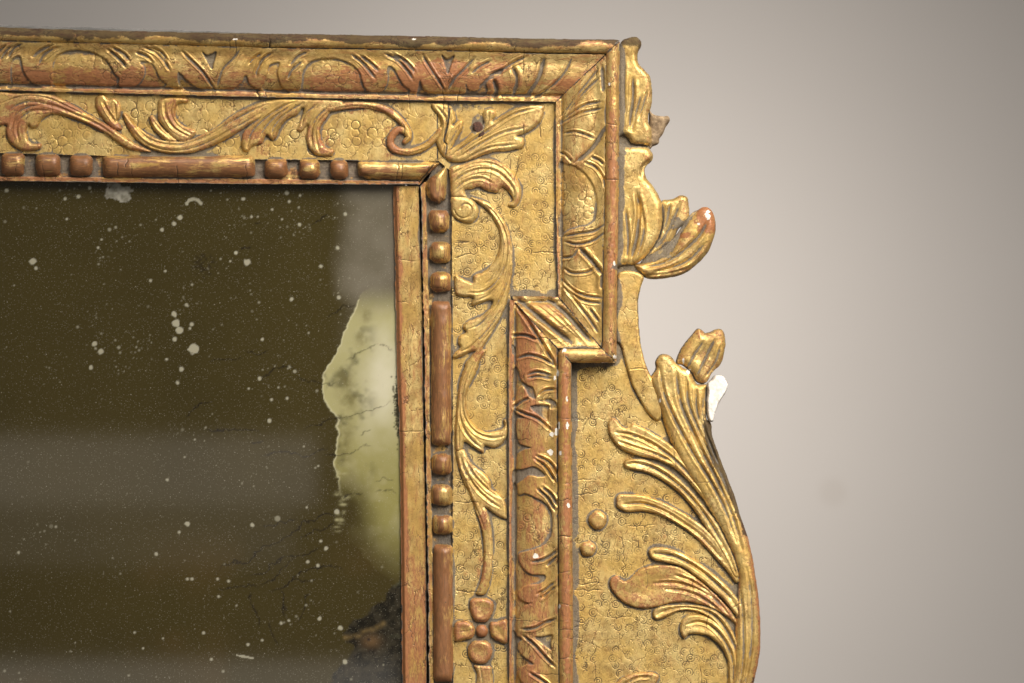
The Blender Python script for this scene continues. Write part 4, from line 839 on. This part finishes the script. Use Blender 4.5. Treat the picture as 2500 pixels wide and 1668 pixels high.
# ------------------------------------------------------------------ the old glass
def glass():
    st = 2.4
    xs = np.arange(XL, 990, st); ys = np.arange(432, YB, st); X, Y = np.meshgrid(xs, ys)
    col = np.empty(X.shape + (3,))
    base = np.array([0.038, 0.0280, 0.0070])
    n1 = fbm(X, Y, 300, 2, 4)
    col[:] = base; col *= (1 + 0.18 * n1)[..., None]
    def over(f, c): 
        nonlocal col
        col = col * (1 - f[..., None]) + np.array(c) * f[..., None]
    # warm brown and greenish clouds low down
    over(0.35 * sst(fbm(X, Y, 220, 9, 3), -0.1, 0.5) * sst(Y, 1250, 1450), (0.075, 0.043, 0.012))
    # grey reflection-like haze painted into the top right corner, dimmer beside the frame
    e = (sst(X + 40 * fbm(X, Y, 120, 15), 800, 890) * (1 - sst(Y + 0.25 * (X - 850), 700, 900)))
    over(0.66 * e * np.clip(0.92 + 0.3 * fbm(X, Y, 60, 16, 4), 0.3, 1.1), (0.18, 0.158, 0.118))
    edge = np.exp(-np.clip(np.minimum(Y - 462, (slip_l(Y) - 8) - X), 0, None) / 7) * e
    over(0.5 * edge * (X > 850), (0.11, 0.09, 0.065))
    # lost silvering: pale yellow green flare
    pale = smooth_closed(np.vstack([P('L 1500,900 1400,960 1345,1000 1310,1080 1280,1170 1240,1250 1210,1310 1190,1370 1160,1430 1130,1500'), P('M 1080,320 1055,390 1050,470 1070,570 1100,620 1160,690 1165,800 1160,900 1150,1000 1145,1080 1175,1140'), P('N 1180,100 1190,200 1200,400 1300,520 1450,700 1600,790 1700,780'), P('M 1700,-200')]), 4)
    q = poly_sdf(X, Y, pale) + 7 * fbm(X, Y, 18, 25, 3)
    f = sst(q, -1.5, 2.5)
    crisp = 1 - sst(Y, 1130, 1230)
    soft = sst(X + 22 * fbm(X, Y, 60, 26), 838, 935)
    f1 = f * (crisp * 0.90 + (1 - crisp) * soft * 0.92) * (1 - sst(Y - 0.7 * (X - 930) + 25 * fbm(X, Y, 60, 27), 1200, 1430)) * sst(Y, 690, 790 )
    low = np.array([0.23, 0.205, 0.068]); mid = np.array([0.34, 0.31, 0.145]); hi = np.array([0.52, 0.48, 0.34])
    br = np.exp(-(((X - 935) / 45) ** 2 + ((Y - 930) / 110) ** 2)) + 0.25 * fbm(X, Y, 40, 28)
    k = sst(Y, 950, 1230)[..., None]
    pc = mid * (1 - k) + low * k
    pc = pc + (hi - pc) * np.clip(br, 0, 1)[..., None]
    fade = 1 - 0.6 * sst(fbm(X, Y, 55, 30, 4), 0.05, 0.5)[..., None] * (1 - sst(X, 880, 930))[..., None]
    col = col * (1 - f1[..., None]) + pc * fade * f1[..., None]
    for bx, by, br_ in ((840, 930, 26), (850, 980, 24), (846, 1055, 18), (838, 1085, 14), (835, 1115, 22), (880, 825, 16), (850, 1180, 28), (895, 770, 14)):
        over(0.65 * f1 * np.exp(-(((X - bx) / br_) ** 2 + ((Y - by) / (br_ * 1.3)) ** 2)) * (0.8 + fbm(X, Y, 14, 31)), (0.12, 0.10, 0.035))
    rim = np.exp(-((q - 1.5) / 1.8) ** 2) * crisp * (Y > 730); over(0.7 * rim, (0.48, 0.44, 0.27))
    # torn lower end of the rim
    rg = np.random.default_rng(5)
    for k_ in range(26):
        cy = rg.uniform(1150, 1300); cx = 826 + 8 * rg.normal() + 6 * (cy > 1180)
        over(0.32 * np.clip(1 + 1.5 * fbm(X, Y, 10, 33), 0.2, 1.6) * np.exp(-(((X - cx) / rg.uniform(3, 10)) ** 2 + ((Y - cy) / rg.uniform(2, 5)) ** 2)), (0.34, 0.31, 0.16))
    # black decay in the lower corner
    dk = smooth_closed(P('N 1640,800 1560,870 1530,950 1450,970 1400,1040 1300,1100 1240,1150 1210,1200 1260,1230 1240,1260 1290,1290 1260,1350 1200,1420 1140,1500 1120,1600 1100,1950 1720,1950 1720,760'), 4)
    q2 = poly_sdf(X, Y, dk) + 9 * fbm(X, Y, 22, 35, 3); f2 = sst(q2, -3, 6)
    dkc = np.array([0.016, 0.013, 0.008])[None, None] * (1 + 1.6 * np.clip(fbm(X, Y, 16, 36, 4), -0.4, 1))[..., None]
    gn = sst(fbm(X, Y, 45, 38, 3), 0.0, 0.5)[..., None] * (Y < 1560)[..., None]
    dkc = dkc + gn * np.array([0.05, 0.05, 0.03])
    col = col * (1 - 0.92 * f2[..., None]) + dkc * 0.92 * f2[..., None]
    ql, _ = line_dist(X, Y, smooth_open(P('N 1230,1225 1320,1215 1370,1180 1450,1160 1520,1120')))
    over(0.7 * np.exp(-(ql / 6) ** 2) * (0.8 + fbm(X, Y, 12, 39)), (0.13, 0.085, 0.03))
    ql = np.hypot((X - 905) / 22, (Y - 1568) / 16); over(0.6 * np.exp(-ql ** 2), (0.15, 0.085, 0.035))
    over(1.0 * np.exp(-(((X - 899) / 4) ** 2 + ((Y - 1564) / 4) ** 2)), (0.012, .01, .01))
    for _ in range(260):
        cy = rg.normal(1000, 32); cx = slip_l(cy) - 1 - abs(rg.normal(0, 5)); over_small(col, X, Y, xs, ys, cx, cy, rg.uniform(1.2, 2.5), (0.03, 0.024, 0.012), 0.8)
    # cracks in the silvering
    for s in ('L 440,640 500,635', 'L 530,450 580,455', 'L 960,465 1030,430 1110,388', 'L 1090,1190 1200,1100 1310,1085', 'L 1250,1510 1330,1450 1390,1420 1460,1385 1520,1385 1600,1440', 'M 580,400 650,340 730,310 850,320', 'M 830,380 940,415 1050,425 1130,440 1165,420', 'M 900,800 960,750 1040,750 1110,700 1165,690 1300,660 1420,630 1500,610 1590,570',
              'M 590,990 680,970 780,955 900,980 970,970 1100,910', 'M 1060,985 1180,970 1290,960 1380,915 1440,915', 'M 1330,830 1380,800 1420,770', 'N 600,370 700,360 780,330 860,310', 'N 240,740 300,680 380,645 480,650 560,560 620,530 750,470 850,400 900,340 980,325 1070,280 1170,285 1230,240', 'N 880,470 950,430 1000,400 1090,400 1160,330',
              'N 480,760 600,730 680,660 760,605 880,600 960,575 1060,535', 'N 560,830 680,770 760,680 830,600', 'N 640,890 720,850 800,800 880,740 950,710 1110,685 1230,700', 'N 740,840 820,790 900,790 1010,780', 'N 490,880 510,980 550,1060 570,1140', 'N 735,860 755,980 770,1070', 'N 970,880 925,920 910,1020 870,1110', 'N 630,1110 660,1190 710,1290',
              'N 240,850 380,850 500,830 560,830', 'M 1460,1190 1530,1165 1600,1168', 'M 1460,1260 1520,1245 1620,1280', 'M 1200,1330 1250,1285 1360,1280', 'M 190,250 280,240 440,248', 'M 480,180 560,205 640,180', 'M 0,690 100,600 200,570', 'M 500,890 600,880', 'M 150,790 400,790 560,790'):
        p = smooth_open(P(s), 6)
        s0 = (slice(max(0, int((p[:, 1].min() - 14 - ys[0]) / st)), int((p[:, 1].max() + 14 - ys[0]) / st)), slice(max(0, int((p[:, 0].min() - 14 - xs[0]) / st)), int((p[:, 0].max() + 14 - xs[0]) / st)))
        xx, yy = X[s0], Y[s0]
        if xx.size == 0: continue
        q, t = line_dist(xx + 9 * fbm(xx, yy, 14, 45, 3), yy + 9 * fbm(xx, yy, 14, 46, 3), p)
        ff = (0.92 - 0.35 * f1[s0]) * np.exp(-(q / (1.8 - 0.4 * f1[s0])) ** 2) * np.clip(np.minimum(t, 1 - t) * 6 + .2, 0, 1)
        col[s0] = col[s0] * (1 - ff[..., None]) + np.array([0.016, 0.012, 0.006]) * ff[..., None]
    # white fox spots
    spot = (0.36, 0.335, 0.24)
    big = [('K', 238, 745, 25), ('K', 262, 798, 12), ('K', 1325, 1152, 20), ('K', 1338, 1220, 29), ('K', 1366, 1275, 26), ('K', 1327, 1345, 16), ('K', 1461, 1230, 14), ('K', 1446, 1260, 10), ('K', 1473, 1415, 38), ('K', 712, 1380, 19), ('K', 762, 1437, 21), ('K', 685, 1558, 16), ('K', 1230, 503, 15), ('K', 1327, 457, 16), ('K', 1370, 410, 17),
           ('K', 1143, 895, 11), ('K', 1257, 820, 9), ('K', 590, 250, 15), ('K', 486, 266, 12), ('K', 500, 420, 9), ('K', 675, 182, 12), ('K', 36, 200, 15), ('K', 768, 578, 9), ('K', 742, 640, 9), ('K', 1798, 680, 12), ('K', 1755, 745, 9), ('L', 474, 753, 25), ('L', 386, 680, 12), ('L', 507, 403, 11), ('L', 878, 462, 14), ('L', 1228, 382, 14), ('L', 1170, 643, 14),
           ('L', 1040, 783, 13), ('L', 592, 1345, 13), ('L', 815, 1036, 14), ('L', 1178, 1024, 14), ('L', 780, 220, 16), ('L', 880, 238, 10), ('L', 798, 285, 12), ('L', 448, 265, 14), ('L', 665, 347, 10), ('L', 743, 423, 8), ('M', 572, 393, 14), ('M', 660, 552, 11), ('M', 780, 543, 11), ('M', 646, 714, 15), ('M', 485, 468, 8), ('M', 1020, 1063, 8),
           ('Q', 1380, 318, 17), ('Q', 1350, 422, 14), ('Q', 1265, 243, 10), ('O', 1427, 352, 19), ('O', 1365, 418, 10), ('O', 1187, 586, 14), ('O', 1462, 776, 13), ('O', 1427, 776, 10), ('O', 1658, 776, 11), ('O', 1744, 795, 12), ('O', 1666, 911, 10), ('O', 1552, 1190, 11), ('O', 1020, 1190, 9), ('O', 1610, 1394, 10), ('O', 1240, 1234, 8), ('O', 1087, 1310, 9),
           ('N', 515, 363, 14), ('N', 940, 645, 14), ('N', 1017, 675, 13), ('N', 1040, 488, 11), ('N', 1080, 540, 16), ('N', 1030, 1083, 15), ('N', 794, 1096, 11), ('N', 735, 1118, 11), ('N', 590, 1248, 10), ('N', 480, 1283, 12), ('N', 1165, 262, 18), ('N', 1190, 1155, 18), ('N', 1225, 1412, 18), ('N', 932, 228, 8), ('O', 130, 574, 10), ('O', 1270, 15, 10)]
    for sh, a, b, rr in big:
        cx, cy = ORG[sh][0] + a * K, ORG[sh][1] + b * K
        over_small(col, X, Y, xs, ys, cx, cy, rr * K, spot, 0.78, rag=True)
    # eaten ring and blotch near the top edge
    for s, w in (('K 1425,300 1445,275 1490,270 1530,300', 5), ('N 395,1362 440,1372 520,1386', 3.0)):
        q, t = line_dist(X, Y, smooth_open(P(s))); over(0.75 * (1 - sst(q + 3 * fbm(X, Y, 8, 47), w * .5, w)), spot)
    q = np.hypot((X - 290) / 32, (Y - 468) / 22) + 0.8 * fbm(X, Y, 14, 48, 3)
    over(0.75 * (1 - sst(q, .85, 1.0)) * (0.55 + 0.9 * np.clip(fbm(X, Y, 9, 49, 2) + .4, 0, 1)), (0.32, 0.30, 0.24))
    q = np.hypot((X - 495) / 34, (Y - 648) / 36); over(0.7 * (1 - sst(q, .6, 1.1)) * sst(fbm(X, Y, 6, 50, 2), -.1, .25), (0.018, 0.013, 0.006))
    for _ in range(420):
        if rg.random() < 0.55:
            k_ = rg.integers(0, 26); cc = np.random.default_rng(int(k_)); cx, cy = cc.uniform(20, 860) + rg.normal(0, 26), 455 + abs(cc.normal(0, 330)) + rg.normal(0, 20)
        else: cx, cy = rg.uniform(0, 960), rg.uniform(450, 1700)
        over_small(col, X, Y, xs, ys, cx, cy, 0.7 + rg.exponential(0.8), spot, rg.uniform(.2, .65))
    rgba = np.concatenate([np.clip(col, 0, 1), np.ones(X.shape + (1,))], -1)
    n, m = X.shape; idx = np.arange(n * m).reshape(n, m)
    fcs = np.stack([idx[1:, :-1], idx[1:, 1:], idx[:-1, 1:], idx[:-1, :-1]], -1).reshape(-1, 4)
    co = np.stack([(X.ravel() - 1250) * U, np.full(n * m, 30 * U), (834 - Y.ravel()) * U - BASE_Z], -1)
    # back face of the plate and its edges
    c0 = np.array([[xs[0], ys[0]], [xs[-1], ys[0]], [xs[-1], ys[-1]], [xs[0], ys[-1]]])
    bk = np.stack([(c0[:, 0] - 1250) * U, np.full(4, 42 * U), (834 - c0[:, 1]) * U - BASE_Z], -1)
    b0 = n * m; cn = [idx[0, 0], idx[0, -1], idx[-1, -1], idx[-1, 0]]
    ef = [[b0, b0 + 1, b0 + 2, b0 + 3]] + [[cn[k], cn[(k + 1) % 4], b0 + (k + 1) % 4, b0 + k] for k in range(4)]
    co = np.vstack([co, bk]); fcs = np.vstack([fcs, np.array(ef)])
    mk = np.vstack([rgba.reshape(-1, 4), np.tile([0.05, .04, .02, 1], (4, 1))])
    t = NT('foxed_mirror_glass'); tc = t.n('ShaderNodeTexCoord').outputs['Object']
    at = t.n('ShaderNodeAttribute', attribute_name='stain_and_haze'); c = at.outputs['Color']
    # pin-prick losses in the silvering
    for sc, r0, amt in ((330.0, 0.10, 0.55), (1100.0, 0.27, 0.27), (480.0, 0.09, 0.5)):
        v = t.n('ShaderNodeTexVoronoi', feature='F1'); t.set(v, 'Vector', tc); t.set(v, 'Scale', sc)
        sp = t.n('ShaderNodeSeparateColor'); t.set(sp, 0, v.outputs['Color'])
        f = t.math('MULTIPLY', t.mapr(v.outputs['Distance'], r0 * .6, r0 * 1.3, 1, 0), t.mapr(sp.outputs[0], 0.45, 0.95))
        c = t.mix(t.math('MULTIPLY', f, amt), c, c4(0.36, 0.33, 0.25))
    ng = t.noise(tc, 1500, 2, 0.6)
    c = t.mix(t.mapr(ng, 0.55, 0.8, 0, 0.10), c, c4(0.25, 0.22, 0.15))
    pr = t.n('ShaderNodeBsdfPrincipled'); t.set(pr, 'Base Color', c); pr.inputs['Roughness'].default_value = 0.05
    pr.inputs['Specular IOR Level'].default_value = 0.5
    t.t.links.new(pr.outputs[0], t.out.inputs[0])
    o = mesh_object('mirror_glass', co, fcs, t.m, mirror, mk, 'stain_and_haze')
    o.data.polygons.foreach_set('use_smooth', np.zeros(len(fcs), bool))
    o['label'] = 'dark foxed mirror glass with pale lost silvering at the right'

def over_small(col, X, Y, xs, ys, cx, cy, r, c, a, rag=False):
    st = xs[1] - xs[0]; R_ = 1.6 * r + 4
    i0 = max(0, int((cy - R_ - ys[0]) / st)); i1 = int((cy + R_ - ys[0]) / st) + 2; j0 = max(0, int((cx - R_ - xs[0]) / st)); j1 = int((cx + R_ - xs[0]) / st) + 2
    s = (slice(i0, max(i1, 0)), slice(j0, max(j1, 0)))
    if X[s].size == 0: return
    q = np.hypot(X[s] - cx, Y[s] - cy)
    if rag: q = q * (1 + 0.5 * vnoise(X[s], Y[s], 6, seed=71))
    f = a * (1 - sst(q, r - 1.6, r + 1.4)); col[s] = col[s] * (1 - f[..., None]) + np.array(c) * f[..., None]
    if rag and r > 6:
        f = 0.35 * np.exp(-((q - 0.6 * r) / 1.6) ** 2); col[s] = col[s] * (1 - f[..., None]) + np.array((0.30, 0.27, 0.18)) * f[..., None]
glass()
